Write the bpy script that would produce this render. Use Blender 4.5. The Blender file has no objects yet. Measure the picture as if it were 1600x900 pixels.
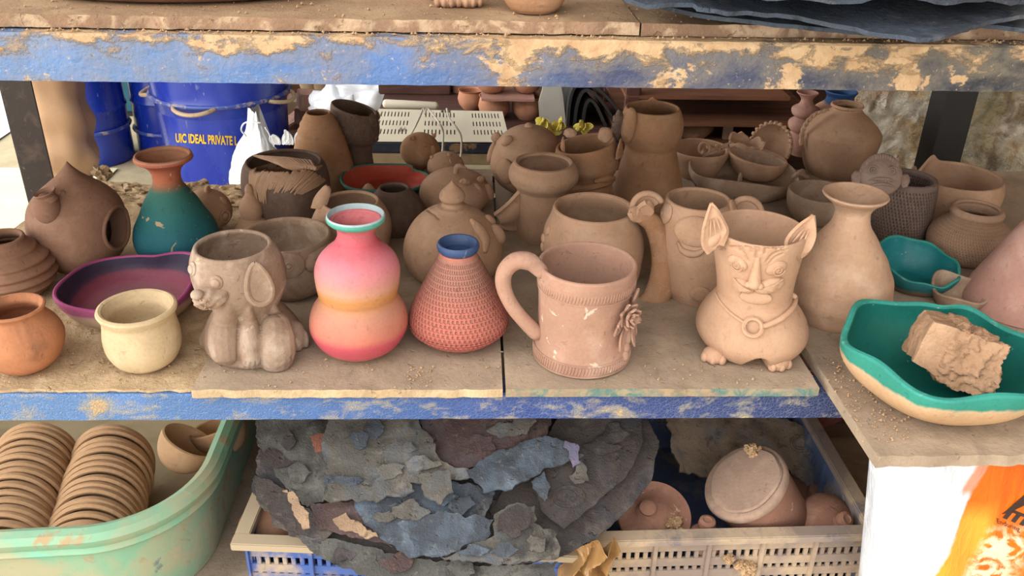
import bpy, bmesh, random
from math import *
from mathutils import Vector as V, Matrix, noise, geometry
from mathutils.bvhtree import BVHTree
from mathutils.kdtree import KDTree

random.seed(11)
SC = bpy.context.scene
COL = SC.collection
F = 1400.0
CAM = V((0, -.85, 1.36))
RM = Matrix.Rotation(radians(-2.6), 3, 'Z') @ Matrix.Rotation(radians(62), 3, 'X') @ Matrix.Rotation(radians(1.35), 3, 'Z')
RMT = RM.transposed()
ZS = .782          # top of the middle boards
ZL = .777          # top of the dusty left board
ZT = .786          # top of the right-hand slab
ZU = 1.186         # top of the upper board


def ray(px, py):
    return RM @ V(((px - 800) / F, (450 - py) / F, -1))


def at_z(px, py, z):
    d = ray(px, py)
    return CAM + d * ((z - CAM.z) / d.z)


def at_y(px, py, y):
    d = ray(px, py)
    return CAM + d * ((y - CAM.y) / d.y)


def at_plane(px, py, p, n):
    d = ray(px, py)
    return CAM + d * ((p - CAM).dot(n) / d.dot(n))


def proj(p):
    v = RMT @ (p - CAM)
    return 800 + F * v.x / -v.z, 450 - F * v.y / -v.z, -v.z


def srgb(c):
    return tuple(((x / 255) / 12.92 if x / 255 <= .04045 else ((x / 255 + .055) / 1.055) ** 2.4) for x in c) + (1.0,)


# ------------------------------------------------------------------ materials
MATS = {}


class NT:
    def __init__(s, name):
        s.m = bpy.data.materials.new(name)
        s.m.use_nodes = True
        s.t = s.m.node_tree
        s.b = s.t.nodes['Principled BSDF']
        s.tc = s.n('ShaderNodeTexCoord')
        s.co = s.tc.outputs['Object']

    def n(s, kind, **kw):
        x = s.t.nodes.new(kind)
        for k, v in kw.items():
            setattr(x, k, v)
        return x

    def put(s, sock, v):
        if hasattr(v, 'is_linked') or isinstance(v, bpy.types.NodeSocket):
            s.t.links.new(v, sock)
        else:
            sock.default_value = v

    def noise(s, scale, detail=3, rough=.55, dist=0, co=None):
        x = s.n('ShaderNodeTexNoise')
        s.put(x.inputs['Vector'], co or s.co)
        x.inputs['Scale'].default_value = scale
        x.inputs['Detail'].default_value = detail
        x.inputs['Roughness'].default_value = rough
        x.inputs['Distortion'].default_value = dist
        return x.outputs['Fac']

    def math(s, op, a, b=0.0, c=0.0, clamp=False):
        x = s.n('ShaderNodeMath', operation=op, use_clamp=clamp)
        for i, v in enumerate((a, b, c)):
            s.put(x.inputs[i], v)
        return x.outputs[0]

    def mix(s, f, a, b, blend='MIX'):
        x = s.n('ShaderNodeMix', data_type='RGBA', blend_type=blend)
        s.put(x.inputs[0], f)
        s.put(x.inputs[6], a)
        s.put(x.inputs[7], b)
        return x.outputs[2]

    def step(s, v, lo, hi):
        x = s.n('ShaderNodeMapRange')
        s.put(x.inputs[0], v)
        x.inputs[1].default_value = lo
        x.inputs[2].default_value = hi
        return x.outputs[0]

    def ramp(s, v, stops, interp='LINEAR'):
        x = s.n('ShaderNodeValToRGB')
        s.put(x.inputs[0], v)
        e = x.color_ramp.elements
        x.color_ramp.interpolation = interp
        while len(e) < len(stops):
            e.new(.5)
        for k, (p, c) in zip(e, stops):
            k.position = p
            k.color = c
        return x.outputs[0]

    def xyz(s, co=None):
        x = s.n('ShaderNodeSeparateXYZ')
        s.put(x.inputs[0], co or s.co)
        return x.outputs

    def stretch(s, sx, sy, sz):
        x = s.n('ShaderNodeMapping')
        s.put(x.inputs[0], s.co)
        x.inputs['Scale'].default_value = (sx, sy, sz)
        return x.outputs[0]

    def bump(s, h, strength, dist=.002, normal=None):
        x = s.n('ShaderNodeBump')
        x.inputs['Strength'].default_value = strength
        x.inputs['Distance'].default_value = dist
        s.put(x.inputs['Height'], h)
        if normal:
            s.put(x.inputs['Normal'], normal)
        return x.outputs[0]


def clay(name, col, var=.18, dust=None, dustamt=.5, dscale=22, spots=(), bump=.35, rings=0, ringf=900,
         rough=.9, grad=None, gnoise=.006, ticks=None, spec=.25, fine=260):
    """Unglazed earthenware: mottled colour, dry dust, throwing rings, optional painted bands along the height."""
    key = name
    if key in MATS:
        return MATS[key]
    t = NT(name)
    z = t.xyz()[2]
    if grad:
        zz = t.math('ADD', z, t.math('MULTIPLY', t.math('SUBTRACT', t.noise(38, 4), .5), gnoise))
        top = grad[-1][0]
        c = t.ramp(t.math('DIVIDE', zz, top), [(p / top, srgb(q)) for p, q in grad])
    else:
        c = srgb(col)
    n1 = t.noise(17, 5, .6)
    c = t.mix(t.step(n1, .3, .75), t.mix(1.0, c, (1 - var,) * 3 + (1,), 'MULTIPLY'), t.mix(1.0, c, (1 + var * .6,) * 3 + (1,), 'MULTIPLY'))
    c = t.mix(t.math('MULTIPLY', t.step(t.noise(5.5, 4, .6, .5), .42, .68), .55), c, t.mix(1.0, c, (.80, .77, .75, 1), 'MULTIPLY'))
    n2 = t.noise(fine, 2, .6)
    c = t.mix(t.math('MULTIPLY', t.step(n2, .45, .75), .22), c, t.mix(1.0, c, (.55, .52, .5, 1), 'MULTIPLY'))
    if dust:
        dm = t.math('MULTIPLY', t.step(t.noise(dscale, 6, .65, .4), .5, .66), dustamt)
        c = t.mix(dm, c, srgb(dust))
    for sc, scale, lo, hi, amt in spots:
        c = t.mix(t.math('MULTIPLY', t.step(t.noise(scale, 5, .6, .6), lo, hi), amt), c, srgb(sc))
    pits = t.step(t.noise(95, 2, .5, .3), .66, .72)
    c = t.mix(t.math('MULTIPLY', pits, .35), c, t.mix(1.0, c, (.6, .56, .52, 1), 'MULTIPLY'))
    h = t.math('SUBTRACT', t.math('ADD', t.math('MULTIPLY', n2, .4), t.math('MULTIPLY', t.noise(60, 5, .65), 1.1)), t.math('MULTIPLY', pits, .5))
    if rings:
        w = t.noise(1, 3, .7, 0, t.stretch(3, 3, ringf * .22))
        h = t.math('ADD', h, t.math('MULTIPLY', w, rings))
    if ticks:
        na, fr, lo, hi, tint, amt = ticks
        x, y, _ = t.xyz()
        ang = t.math('ARCTAN2', y, x)
        row = t.math('FLOOR', t.math('MULTIPLY', z, fr))
        a = t.math('SINE', t.math('ADD', t.math('MULTIPLY', ang, na), t.math('MULTIPLY', row, 2.3)))
        r = t.math('SINE', t.math('MULTIPLY', t.math('MULTIPLY', z, fr), 2 * pi))
        r = t.math('ADD', t.math('MULTIPLY', r, .5), .5)
        tk = t.math('MULTIPLY', t.step(a, .1, .8), t.step(r, .15, .5))
        inside = t.math('MULTIPLY', t.step(z, lo, lo + .004), t.math('SUBTRACT', 1.0, t.step(z, hi - .004, hi)))
        tk = t.math('MULTIPLY', tk, inside)
        h = t.math('SUBTRACT', h, t.math('MULTIPLY', tk, 2.6))
        c = t.mix(t.math('MULTIPLY', tk, amt), c, srgb(tint))
    oi = t.n('ShaderNodeObjectInfo')
    v = t.math('ADD', t.math('MULTIPLY', oi.outputs['Random'], .10), .72)
    hs = t.n('ShaderNodeHueSaturation')
    t.put(hs.inputs['Value'], v)
    hs.inputs['Saturation'].default_value = .96 if grad else .95
    t.put(hs.inputs['Color'], c)
    t.put(t.b.inputs['Base Color'], hs.outputs[0])
    t.b.inputs['Roughness'].default_value = rough
    t.b.inputs['Specular IOR Level'].default_value = spec
    t.put(t.b.inputs['Normal'], t.bump(h, bump, .0022))
    MATS[key] = t.m
    return t.m


def paint(name, col, rough=.5, layers=(), bump=.15, bscale=60, metal=0, spec=.5, stretch=None, var=.1):
    """Painted, plastic or metal surface; layers = (colour, scale, lo, hi, amount) of dirt, mud and wear."""
    if name in MATS:
        return MATS[name]
    t = NT(name)
    if stretch:
        t.co = t.stretch(*stretch)
    c = srgb(col)
    n1 = t.noise(6, 4)
    c = t.mix(t.step(n1, .3, .7), t.mix(1.0, c, (1 - var,) * 3 + (1,), 'MULTIPLY'), t.mix(1.0, c, (1 + var,) * 3 + (1,), 'MULTIPLY'))
    h = t.math('MULTIPLY', t.noise(bscale, 5, .6), 1.0)
    rg = rough
    for lc, sc, lo, hi, amt in layers:
        mk = t.math('MULTIPLY', t.step(t.noise(sc, 7, .62, .25), lo, hi), amt)
        c = t.mix(mk, c, srgb(lc))
        h = t.math('ADD', h, t.math('MULTIPLY', mk, .8))
        rg = t.math('ADD', t.math('MULTIPLY', mk, .3), rg)
    t.put(t.b.inputs['Base Color'], t.mix(1.0, c, (.78, .78, .78, 1), 'MULTIPLY'))
    t.put(t.b.inputs['Roughness'], rg)
    t.b.inputs['Metallic'].default_value = metal
    t.b.inputs['Specular IOR Level'].default_value = spec
    t.put(t.b.inputs['Normal'], t.bump(h, bump, .003))
    MATS[name] = t.m
    return t.m


# ------------------------------------------------------------------ mesh building
ORG = {}


class MB:
    def __init__(s):
        s.v, s.f, s.m = [], [], []

    def add(s, vs, fs, mi=0):
        o = len(s.v)
        s.v += [V(p) for p in vs]
        s.f += [tuple(i + o for i in f) for f in fs]
        s.m += [mi] * len(fs) if isinstance(mi, int) else list(mi)
        return s

    def grid(s, rows, mi=0, closed=True):
        """rows of equal length; closed joins each row end to start"""
        n = len(rows[0])
        vs = [p for r in rows for p in r]
        fs, ms = [], []
        for i in range(len(rows) - 1):
            for j in range(n if closed else n - 1):
                k = (j + 1) % n
                fs.append((i * n + j, i * n + k, (i + 1) * n + k, (i + 1) * n + j))
                ms.append(mi if isinstance(mi, int) else mi[i])
        return s.add(vs, fs, ms)

    def blob(s, c, ax, ay, az, n=14, mi=0, rough=0, seed=0, power=1.0):
        rows = []
        for i in range(n + 1):
            ph = -pi / 2 + pi * i / n
            row = []
            for j in range(n * 2):
                th = pi * j / n
                d = V((cos(ph) * cos(th), cos(ph) * sin(th), sin(ph)))
                if power != 1:
                    d = V([copysign(abs(q) ** power, q) for q in d])
                k = 1 + (rough * noise.noise(d * 2.3 + V((seed, seed * 2, 0))) if rough else 0)
                row.append(c + (ax * d.x + ay * d.y + az * d.z) * k)
            rows.append(row)
        return s.grid(rows, mi)

    def tube(s, pts, r, n=10, mi=0, flat=1.0, up=None, cap=True):
        pts = [V(p) for p in pts]
        rs = r if isinstance(r, (list, tuple)) else [r] * len(pts)
        if len(rs) != len(pts):
            m = len(rs) - 1
            rs = [rs[min(int(i / (len(pts) - 1) * m), m - 1)] * (1 - (i / (len(pts) - 1) * m - min(int(i / (len(pts) - 1) * m), m - 1)))
                  + rs[min(int(i / (len(pts) - 1) * m), m - 1) + 1] * (i / (len(pts) - 1) * m - min(int(i / (len(pts) - 1) * m), m - 1)) for i in range(len(pts))]
        rows = []
        u = None
        T = []
        for i in range(len(pts)):
            t = (pts[min(i + 1, len(pts) - 1)] - pts[max(i - 1, 0)])
            T.append(t.normalized() if t.length > 1e-9 else V((0, 0, 1)))
        for i, p in enumerate(pts):
            t = T[i]
            if u is None:
                g = up or (V((0, 0, 1)) if abs(t.z) < .9 else V((0, 1, 0)))
                u = (g - t * g.dot(t)).normalized()
            else:
                u = (u - t * u.dot(t)).normalized()
            w = t.cross(u)

            def ring(c, q):
                return [c + (u * cos(2 * pi * j / n) * flat + w * sin(2 * pi * j / n)) * q for j in range(n)]
            if cap and i == 0:
                for a in (90, 60, 30):
                    rows.append(ring(p - t * rs[0] * sin(radians(a)) * .8, max(rs[0] * cos(radians(a)), 1e-5)))
            rows.append(ring(p, rs[i]))
            if cap and i == len(pts) - 1:
                for a in (30, 60, 90):
                    rows.append(ring(p + t * rs[i] * sin(radians(a)) * .8, max(rs[i] * cos(radians(a)), 1e-5)))
        return s.grid(rows, mi)

    def patch(s, f, nu, nv, th, mi=0, mid=None):
        """thick sheet from f(u, v)"""
        g = [[V(f(i / nu, j / nv)) for i in range(nu + 1)] for j in range(nv + 1)]
        nn = []
        for j in range(nv + 1):
            row = []
            for i in range(nu + 1):
                a = g[j][min(i + 1, nu)] - g[j][max(i - 1, 0)]
                b = g[min(j + 1, nv)][i] - g[max(j - 1, 0)][i]
                c = a.cross(b)
                row.append(c.normalized() if c.length > 1e-12 else V((0, 0, 0)))
            nn.append(row)
        for j in range(nv + 1):
            for i in range(nu + 1):
                if nn[j][i].length < .5:
                    nn[j][i] = nn[min(max(j, 1), nv - 1)][min(max(i, 1), nu - 1)]
        T = (lambda u, v: th) if not callable(th) else th
        vs = []
        for sgn in (.5, -.5):
            for j in range(nv + 1):
                for i in range(nu + 1):
                    vs.append(g[j][i] + nn[j][i] * T(i / nu, j / nv) * sgn)
        w = nu + 1
        o = w * (nv + 1)
        fs, ms = [], []
        mb = mi if mid is None else mid
        for j in range(nv):
            for i in range(nu):
                a = j * w + i
                fs.append((a, a + 1, a + w + 1, a + w))
                ms.append(mi)
                fs.append((o + a, o + a + w, o + a + w + 1, o + a + 1))
                ms.append(mb)
        edge = [i for i in range(nu)] + [j * w + nu for j in range(nv)] + [nv * w + i for i in range(nu, 0, -1)] + [j * w for j in range(nv, 0, -1)]
        for k in range(len(edge)):
            a, b = edge[k], edge[(k + 1) % len(edge)]
            fs.append((a, o + a, o + b, b))
            ms.append(mi)
        return s.add(vs, fs, ms)

    def box(s, lo, hi, mi=0, M=None, sub=0, jit=0, seed=0):
        bm = bmesh.new()
        bmesh.ops.create_cube(bm, size=1)
        c = (V(lo) + V(hi)) / 2
        d = V(hi) - V(lo)
        for v in bm.verts:
            v.co = V((v.co.x * d.x, v.co.y * d.y, v.co.z * d.z)) + c
        b = min(d) * .12
        bmesh.ops.bevel(bm, geom=bm.edges[:], offset=min(b, .004), segments=2, affect='EDGES')
        if sub:
            bmesh.ops.subdivide_edges(bm, edges=bm.edges[:], cuts=sub, use_grid_fill=True)
        for v in bm.verts:
            if jit:
                v.co += noise.noise_vector(v.co * 35 + V((seed, 0, 0))) * jit
            if M:
                v.co = M @ v.co
        bm.verts.index_update()
        s.add([v.co.copy() for v in bm.verts], [[v.index for v in f.verts] for f in bm.faces], mi)
        bm.free()
        return s

    def prism(s, pts, ext, mi=0):
        """polygon pts (world) pushed along ext"""
        n = len(pts)
        vs = [V(p) for p in pts] + [V(p) + ext for p in pts]
        fs = [tuple(range(n)), tuple(range(2 * n - 1, n - 1, -1))] + [(i, n + i, n + (i + 1) % n, (i + 1) % n) for i in range(n)]
        return s.add(vs, fs, mi)

    def build(s, name, mats, parent=None, loc=None, angle=40, warp=None):
        me = bpy.data.meshes.new(name)
        if warp:
            s.v = [warp(p) for p in s.v]
        if loc is None:
            if parent is not None:
                loc = ORG[parent.name]
            else:
                lo = V((min(p.x for p in s.v), min(p.y for p in s.v), min(p.z for p in s.v)))
                hi = V((max(p.x for p in s.v), max(p.y for p in s.v), lo.z))
                loc = (lo + hi) / 2
                loc.z = lo.z
        me.from_pydata([p - loc for p in s.v], [], s.f)
        mats = mats if isinstance(mats, (list, tuple)) else [mats]
        for m in mats:
            me.materials.append(m)
        me.polygons.foreach_set('material_index', s.m)
        bm = bmesh.new()
        bm.from_mesh(me)
        bmesh.ops.remove_doubles(bm, verts=bm.verts[:], dist=1e-6)
        bmesh.ops.dissolve_degenerate(bm, edges=bm.edges[:], dist=1e-7)
        bmesh.ops.recalc_face_normals(bm, faces=bm.faces[:])
        bm.to_mesh(me)
        bm.free()
        me.shade_smooth()
        me.set_sharp_from_angle(angle=radians(angle))
        me.update()
        o = bpy.data.objects.new(name, me)
        COL.objects.link(o)
        if parent is not None:
            o.parent = parent
            o.location = loc - ORG[parent.name]
        else:
            o.location = loc
        ORG[o.name] = loc.copy()
        return o


def thing(name, loc, label, cat, group=None):
    o = bpy.data.objects.new(name, None)
    o.empty_display_size = .02
    COL.objects.link(o)
    o.location = loc
    ORG[o.name] = V(loc)
    return tag(o, label, cat, group)


def tag(o, label, cat, group=None, kind=None):
    o['label'] = label
    o['category'] = cat
    if group:
        o['group'] = group
    if kind:
        o['kind'] = kind
    return o


def struct(o):
    o['kind'] = 'structure'
    return o


def copy_tree(o, parent=None):
    c = o.copy()
    COL.objects.link(c)
    if parent is not None:
        c.parent = parent
    for ch in o.children:
        copy_tree(ch, c)
    return c


def cr(pts, n=8, closed=False):
    """Catmull-Rom through points (tuples or Vectors); a third 's' item in a 2-tuple profile breaks the curve"""
    P = [V(p) for p in pts]
    out = []
    m = len(P)
    for i in range(m if closed else m - 1):
        p1, p2 = P[i], P[(i + 1) % m]
        p0 = P[i - 1] if (i > 0 or closed) else p1 * 2 - p2
        p3 = P[(i + 2) % m] if (i + 2 < m or closed) else p2 * 2 - p1
        for k in range(n):
            t = k / n
            out.append(.5 * ((2 * p1) + (p2 - p0) * t + (2 * p0 - 5 * p1 + 4 * p2 - p3) * t * t + (3 * p1 - p0 - 3 * p2 + p3) * t ** 3))
    if not closed:
        out.append(P[-1])
    return out


def bvh_of(o):
    me = o.data
    org = ORG[o.name]
    return BVHTree.FromPolygons([v.co + org for v in me.vertices], [list(p.vertices) for p in me.polygons])


class Pot:
    """Thrown pot. prof rows are (image row on the axis, half width in px) from foot to rim; turned into metres at its own distance."""

    def __init__(s, name, bx, row, prof, mats, wall=.004, z=None, seg=72, rx=None, rim=None, closed=False, label='', cat='pot', group=None,
                 parts=False, ripple=None, nb=8, rimn=0, floor_at=None, rootname=None, yofs=0):
        z = (ZL if bx < 290 and row > 270 else ZS) if z is None else z
        P0 = at_z(bx, row, z)
        s.base, s.z0 = P0, z
        pr = []
        for q in prof:
            r_, hw = q[0], q[1]
            if r_ is None:
                zz = z
            else:
                lo, hi = z, z + 1.2
                for _ in range(40):
                    mid = (lo + hi) / 2
                    if proj(V((P0.x, P0.y, mid)))[1] > r_:
                        lo = mid
                    else:
                        hi = mid
                zz = lo
            pr.append((hw * proj(V((P0.x, P0.y, zz)))[2] / F, zz - z, len(q) > 2))
        # smooth, breaking at sharp points
        segs, cur = [], []
        for p in pr:
            cur.append(p[:2])
            if p[2]:
                segs.append(cur)
                cur = [p[:2]]
        segs.append(cur)
        out = []
        for g in segs:
            if len(g) < 2:
                continue
            c = cr([(a, b, 0) for a, b in g], nb)
            out += [(max(p.x, 1e-5), max(p.y, 0)) for p in (c if not out else c[1:])]
        s.h = pr[-1][1]
        s.rr = pr[-1][0]
        if ripple:
            out = [(a + ripple(b / s.h), b) for a, b in out]
        s.outer = out
        shx = 0
        if rx is not None:
            zt = z + s.h
            px, py, d = proj(V((P0.x, P0.y, zt)))
            shx = (rx - px) * d / F / s.h
        s.shx = shx
        rows = [(1e-5, 0, 0)] + [(a, b, 0) for a, b in out]
        if not closed:
            t = wall
            tr, tz = out[-1]
            for a in (45, 90, 135):
                rows.append((tr - t / 2 + t / 2 * cos(radians(a)), tz + t / 2 * sin(radians(a)), 2))
            last = tz + 1e-4
            fl = (floor_at or 0) * s.h + t
            for i in range(len(out) - 1, -1, -1):
                a = V(out[max(i - 1, 0)])
                b = V(out[min(i + 1, len(out) - 1)])
                d = (b - a)
                if d.length < 1e-9:
                    continue
                d.normalize()
                r2, z2 = out[i][0] - t * max(d.y, .25), out[i][1] + t * d.x * .6
                if i == len(out) - 1:
                    z2 = tz
                    r2 = tr - t
                if z2 < fl:
                    break
                if z2 < last and r2 > .002:
                    rows.append((r2, z2, 1))
                    last = z2
            rows.append((rows[-1][0] * .8, fl, 1))
            rows.append((1e-5, fl, 1))
        mb = MB()
        R, mi = [], []
        for k, (r, zz, g) in enumerate(rows):
            row = []
            for j in range(seg):
                th = 2 * pi * j / seg
                rk, dz = (rim(th, zz / s.h) if rim else (1, 0))
                wob = 1 + .006 * sin(2 * th + 1.3 * bx) * (zz / s.h)
                row.append(V((P0.x + r * rk * wob * cos(th) + shx * zz, P0.y + r * rk * wob * sin(th), z + zz + dz)))
            R.append(row)
            mi.append(g)
        mi = [max(mi[i], mi[i + 1]) if 2 in (mi[i], mi[i + 1]) else mi[i + 1] for i in range(len(mi) - 1)]
        mats = mats if isinstance(mats, (list, tuple)) else [mats]
        nm = len(mats)
        mb.grid(R, [min(g, nm - 1) for g in mi])
        if parts:
            s.root = thing(name, P0, label, cat, group)
            s.body = mb.build('body', mats, s.root)
        else:
            s.body = mb.build(name, mats, None, P0)
            s.root = tag(s.body, label, cat, group)
        s._b = None

    @property
    def bvh(s):
        if s._b is None:
            s._b = bvh_of(s.body)
        return s._b

    def hit(s, px, py, back=False):
        d = ray(px, py).normalized()
        l, n, i, q = s.bvh.ray_cast(CAM, d)
        if l is None:
            # off the silhouette: nearest point of the surface
            t = (s.base + V((0, 0, s.h * .5)) - CAM).dot(d)
            l, n, i, q = s.bvh.find_nearest(CAM + d * t)
        if n.dot(d) > 0:
            n = -n
        return l, n

    def line(s, pts, off=0, n=6):
        c = cr([(a, b, 0) for a, b in pts], n) if len(pts) > 1 else [V((*pts[0], 0))]
        o = []
        for p in c:
            l, nn = s.hit(p.x, p.y)
            o.append(l + nn * off)
        return o

    def m(s, px, p=None):
        """pixels to metres at the pot"""
        return px * proj(p or s.base)[2] / F

    def remesh(s):
        s._b = None


def frame(n):
    up = V((0, 0, 1)) - n * n.z
    up = up.normalized() if up.length > 1e-3 else V((0, 1, 0))
    return up.cross(n), up


def carve(pot, lines, depth, width, obj=None):
    """press grooves into the clay along world polylines (positive depth presses in)"""
    o = obj or pot.body
    pts = [p for l in lines for p in l]
    kd = KDTree(len(pts))
    for i, p in enumerate(pts):
        kd.insert(p, i)
    kd.balance()
    org = ORG[o.name]
    me = o.data
    nr = [v.normal.copy() for v in me.vertices]
    for v, n in zip(me.vertices, nr):
        q, i, d = kd.find(v.co + org)
        if d < width * 2.2 and n.dot((CAM - (v.co + org))) > 0:
            v.co -= n * depth * exp(-(d / width) ** 2)
    me.update()
    pot.remesh()


def disc(mb, l, n, rx, ry, rz, roll=0, mi=0, k=14, sink=0, **kw):
    r, u = frame(n)
    c, s_ = cos(roll), sin(roll)
    mb.blob(l - n * sink, (r * c + u * s_) * rx, (u * c - r * s_) * ry, n * rz, k, mi, **kw)


def ring_on(mb, l, n, rad, tr, mi=0, k=20):
    r, u = frame(n)
    pts = [l + (r * cos(2 * pi * i / k) + u * sin(2 * pi * i / k)) * rad for i in range(k + 1)]
    mb.tube(pts, tr, 6, mi, cap=False)


def ear(mb, bl, br, tip, bulge, th, mi=0, nu=10, nv=14, curve=.0, pw=.75, tuck=0):
    """pointed or rounded flap from base edge bl-br to tip; bulge = vector of its hollow"""
    bl, br, tip = V(bl), V(br), V(tip)

    def f(u, v):
        w = (1 - v ** (1 / pw)) if pw else 1 - v
        c = (bl + br) / 2 * (1 - v) + tip * v
        side = (br - bl) * (u - .5)
        out = bulge * (sin(pi * u) * (1 - v * .7))
        return c + side * w + out
    mb.patch(f, nu, nv, lambda u, v: th * (1 - .6 * v))


def flap(mb, L, R, y0, y1, bulge, th, nu=14, nv=22, mi=0):
    """leaf shaped ear between two px edges that run from its foot to its tip; depth goes from y0 to y1"""
    A, B = cr([(a, b, 0) for a, b in L], 8), cr([(a, b, 0) for a, b in R], 8)

    def pick(c, v):
        q = v * (len(c) - 1)
        i = min(int(q), len(c) - 2)
        return c[i].lerp(c[i + 1], q - i)

    def f(u, v):
        v = min(v, .985)
        p = pick(A, v).lerp(pick(B, v), u)
        return at_y(p.x, p.y, y0 + (y1 - y0) * v) + bulge * (sin(pi * u) ** .8 * (1 - v * .6))
    mb.patch(f, nu, nv, lambda u, v: th * (1 - .5 * v))


def petal(mb, l, d, n, ln, wd, th, mi=0, cup=.2):
    """leaf or petal lying from l along d with surface normal n"""
    sdir = d.cross(n).normalized()

    def f(u, v):
        w = sin(pi * min(max(v, .02), .98)) ** .7 * wd
        a = (u - .5) * 2
        return l + d * (ln * v) + sdir * (a * w * .5) + n * (cup * wd * (a * a * .5) + cup * ln * .4 * v * v)
    mb.patch(f, 6, 8, th, mi)


def flake(pts, P, n, th, amp=.004, dens=.012, jag=.003, seed=0, bend=None, fq=14):
    """irregular thin slab: outline in px laid on a world plane; jagged, buckled and given real thickness. Returns an MB."""
    n = V(n).normalized()
    W = [at_plane(a, b, P, n) for a, b in pts]
    ux = (W[1] - W[0]).normalized()
    ux = (ux - n * ux.dot(n)).normalized()
    uy = n.cross(ux)
    q = [V(((w - P).dot(ux), (w - P).dot(uy))) for w in W]
    out = []
    rnd = random.Random(seed)
    for i in range(len(q)):
        a, b = q[i], q[(i + 1) % len(q)]
        k = max(2, int((b - a).length / (dens * .55)))
        nn = V((-(b - a).y, (b - a).x)).normalized()
        for j in range(k):
            p = a.lerp(b, j / k)
            o = noise.noise(V((p.x * 60, p.y * 60, seed))) * jag + noise.noise(V((p.x * 190, p.y * 190, seed + 5))) * jag * .6
            out.append(p + nn * o)
    xs, ys = [p.x for p in out], [p.y for p in out]
    inner = []

    def inside(p):
        c = False
        j = len(out) - 1
        for i in range(len(out)):
            if (out[i].y > p.y) != (out[j].y > p.y) and p.x < (out[j].x - out[i].x) * (p.y - out[i].y) / (out[j].y - out[i].y) + out[i].x:
                c = not c
            j = i
        return c
    y = min(ys)
    while y < max(ys):
        x = min(xs)
        while x < max(xs):
            p = V((x + rnd.uniform(-.25, .25) * dens, y + rnd.uniform(-.25, .25) * dens))
            if inside(p):
                inner.append(p)
            x += dens
        y += dens
    nb = len(out)
    vs, es, fs, ov, oe, of = geometry.delaunay_2d_cdt(out + inner, [(i, (i + 1) % nb) for i in range(nb)], [], 1, 1e-6)
    top = []
    for p in vs:
        w = P + ux * p.x + uy * p.y
        q3 = V((w.x * fq, w.y * fq, w.z * fq)) + V((seed * 7.3, 0, 0))
        d = noise.fractal(q3, 1.0, 2.0, 4) * amp + abs(noise.noise(q3 * 2.3)) * amp * .5
        if bend:
            d += bend(p.x, p.y)
        top.append(w + n * d)
    m = len(top)
    mb = MB()
    vv = top + [p - n * th for p in top]
    ff = [tuple(f) for f in fs] + [tuple(i + m for i in reversed(f)) for f in fs]
    cnt = {}
    for f in fs:
        for i in range(len(f)):
            e = (f[i], f[(i + 1) % len(f)])
            cnt[e] = 1
    for (a, b) in list(cnt):
        if (b, a) not in cnt:
            ff.append((a, a + m, b + m, b))
    mb.add(vv, ff)
    return mb


def crumbs(spots, n, smin, smax, seed=1):
    """loose bits of dry clay; spots() gives a world point on a surface"""
    rnd = random.Random(seed)
    mb = MB()
    for _ in range(n):
        p = spots(rnd)
        if p is None:
            continue
        s = smin + (smax - smin) * rnd.random() ** 3
        vs = []
        for d in ((1, 0, 0), (-1, 0, 0), (0, 1, 0), (0, -1, 0), (0, 0, 1), (0, 0, -.4)):
            vs.append(p + V(d) * s * rnd.uniform(.5, 1.1) + V((0, 0, s * .3)))
        mb.add(vs, [(0, 2, 4), (2, 1, 4), (1, 3, 4), (3, 0, 4), (2, 0, 5), (1, 2, 5), (3, 1, 5), (0, 3, 5)])
    return mb


def text_mesh(body, size=1.0, bold=0.0, shear=0.0):
    cu = bpy.data.curves.new('txt', 'FONT')
    cu.body = body
    cu.size = size
    cu.offset = bold
    cu.shear = shear
    cu.resolution_u = 3
    o = bpy.data.objects.new('txt', cu)
    COL.objects.link(o)
    bpy.context.view_layer.update()
    me = o.evaluated_get(bpy.context.evaluated_depsgraph_get()).to_mesh()
    bm = bmesh.new()
    bm.from_mesh(me)
    bmesh.ops.subdivide_edges(bm, edges=[e for e in bm.edges if e.calc_length() > size * .25], cuts=2)
    bmesh.ops.triangulate(bm, faces=bm.faces[:])
    vs = [(v.co.x, v.co.y) for v in bm.verts]
    bm.verts.index_update()
    fs = [[v.index for v in f.verts] for f in bm.faces]
    bm.free()
    o.evaluated_get(bpy.context.evaluated_depsgraph_get()).to_mesh_clear()
    bpy.data.objects.remove(o)
    bpy.data.curves.remove(cu)
    return vs, fs
WORLD, SUN, SUNDIR, EXPO = 2.3, 1.3, (.88, .26, -.38), -.07
# ------------------------------------------------------------------ shared materials
MUD = (196, 160, 118)
DUST = (190, 160, 128)
C_LIGHT = clay('clay_pale', (202, 160, 126), dust=(222, 192, 164), dustamt=.4, rings=.5)
C_MID = clay('clay_buff', (192, 150, 116), dust=(206, 172, 142), dustamt=.45, rings=.5)
C_TAN = clay('clay_tan', (180, 132, 92), dust=(198, 166, 136), dustamt=.35, rings=.5)
C_GREY = clay('clay_grey', (168, 138, 112), dust=(200, 174, 148), dustamt=.6, rings=.2, bump=.5)
C_DARK = clay('clay_damp', (116, 92, 76), dust=(160, 134, 114), dustamt=.35, rings=.2, bump=.5)
C_DKBR = clay('clay_brown', (150, 108, 82), dust=(180, 142, 114), dustamt=.3, rings=.3, bump=.4)
C_TERRA = clay('fired_terracotta', (196, 134, 98), dust=(208, 166, 134), dustamt=.4, rings=.2)
C_CREAM = clay('clay_cream', (226, 196, 150), dust=(236, 212, 172), dustamt=.4, rings=.15)
C_PINKISH = clay('clay_pinkish', (190, 140, 122), dust=(206, 168, 150), dustamt=.5, rings=.25)
C_CRUMB = clay('dry_crumb', (198, 160, 118), bump=.8, rough=1, spec=.1)
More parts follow.
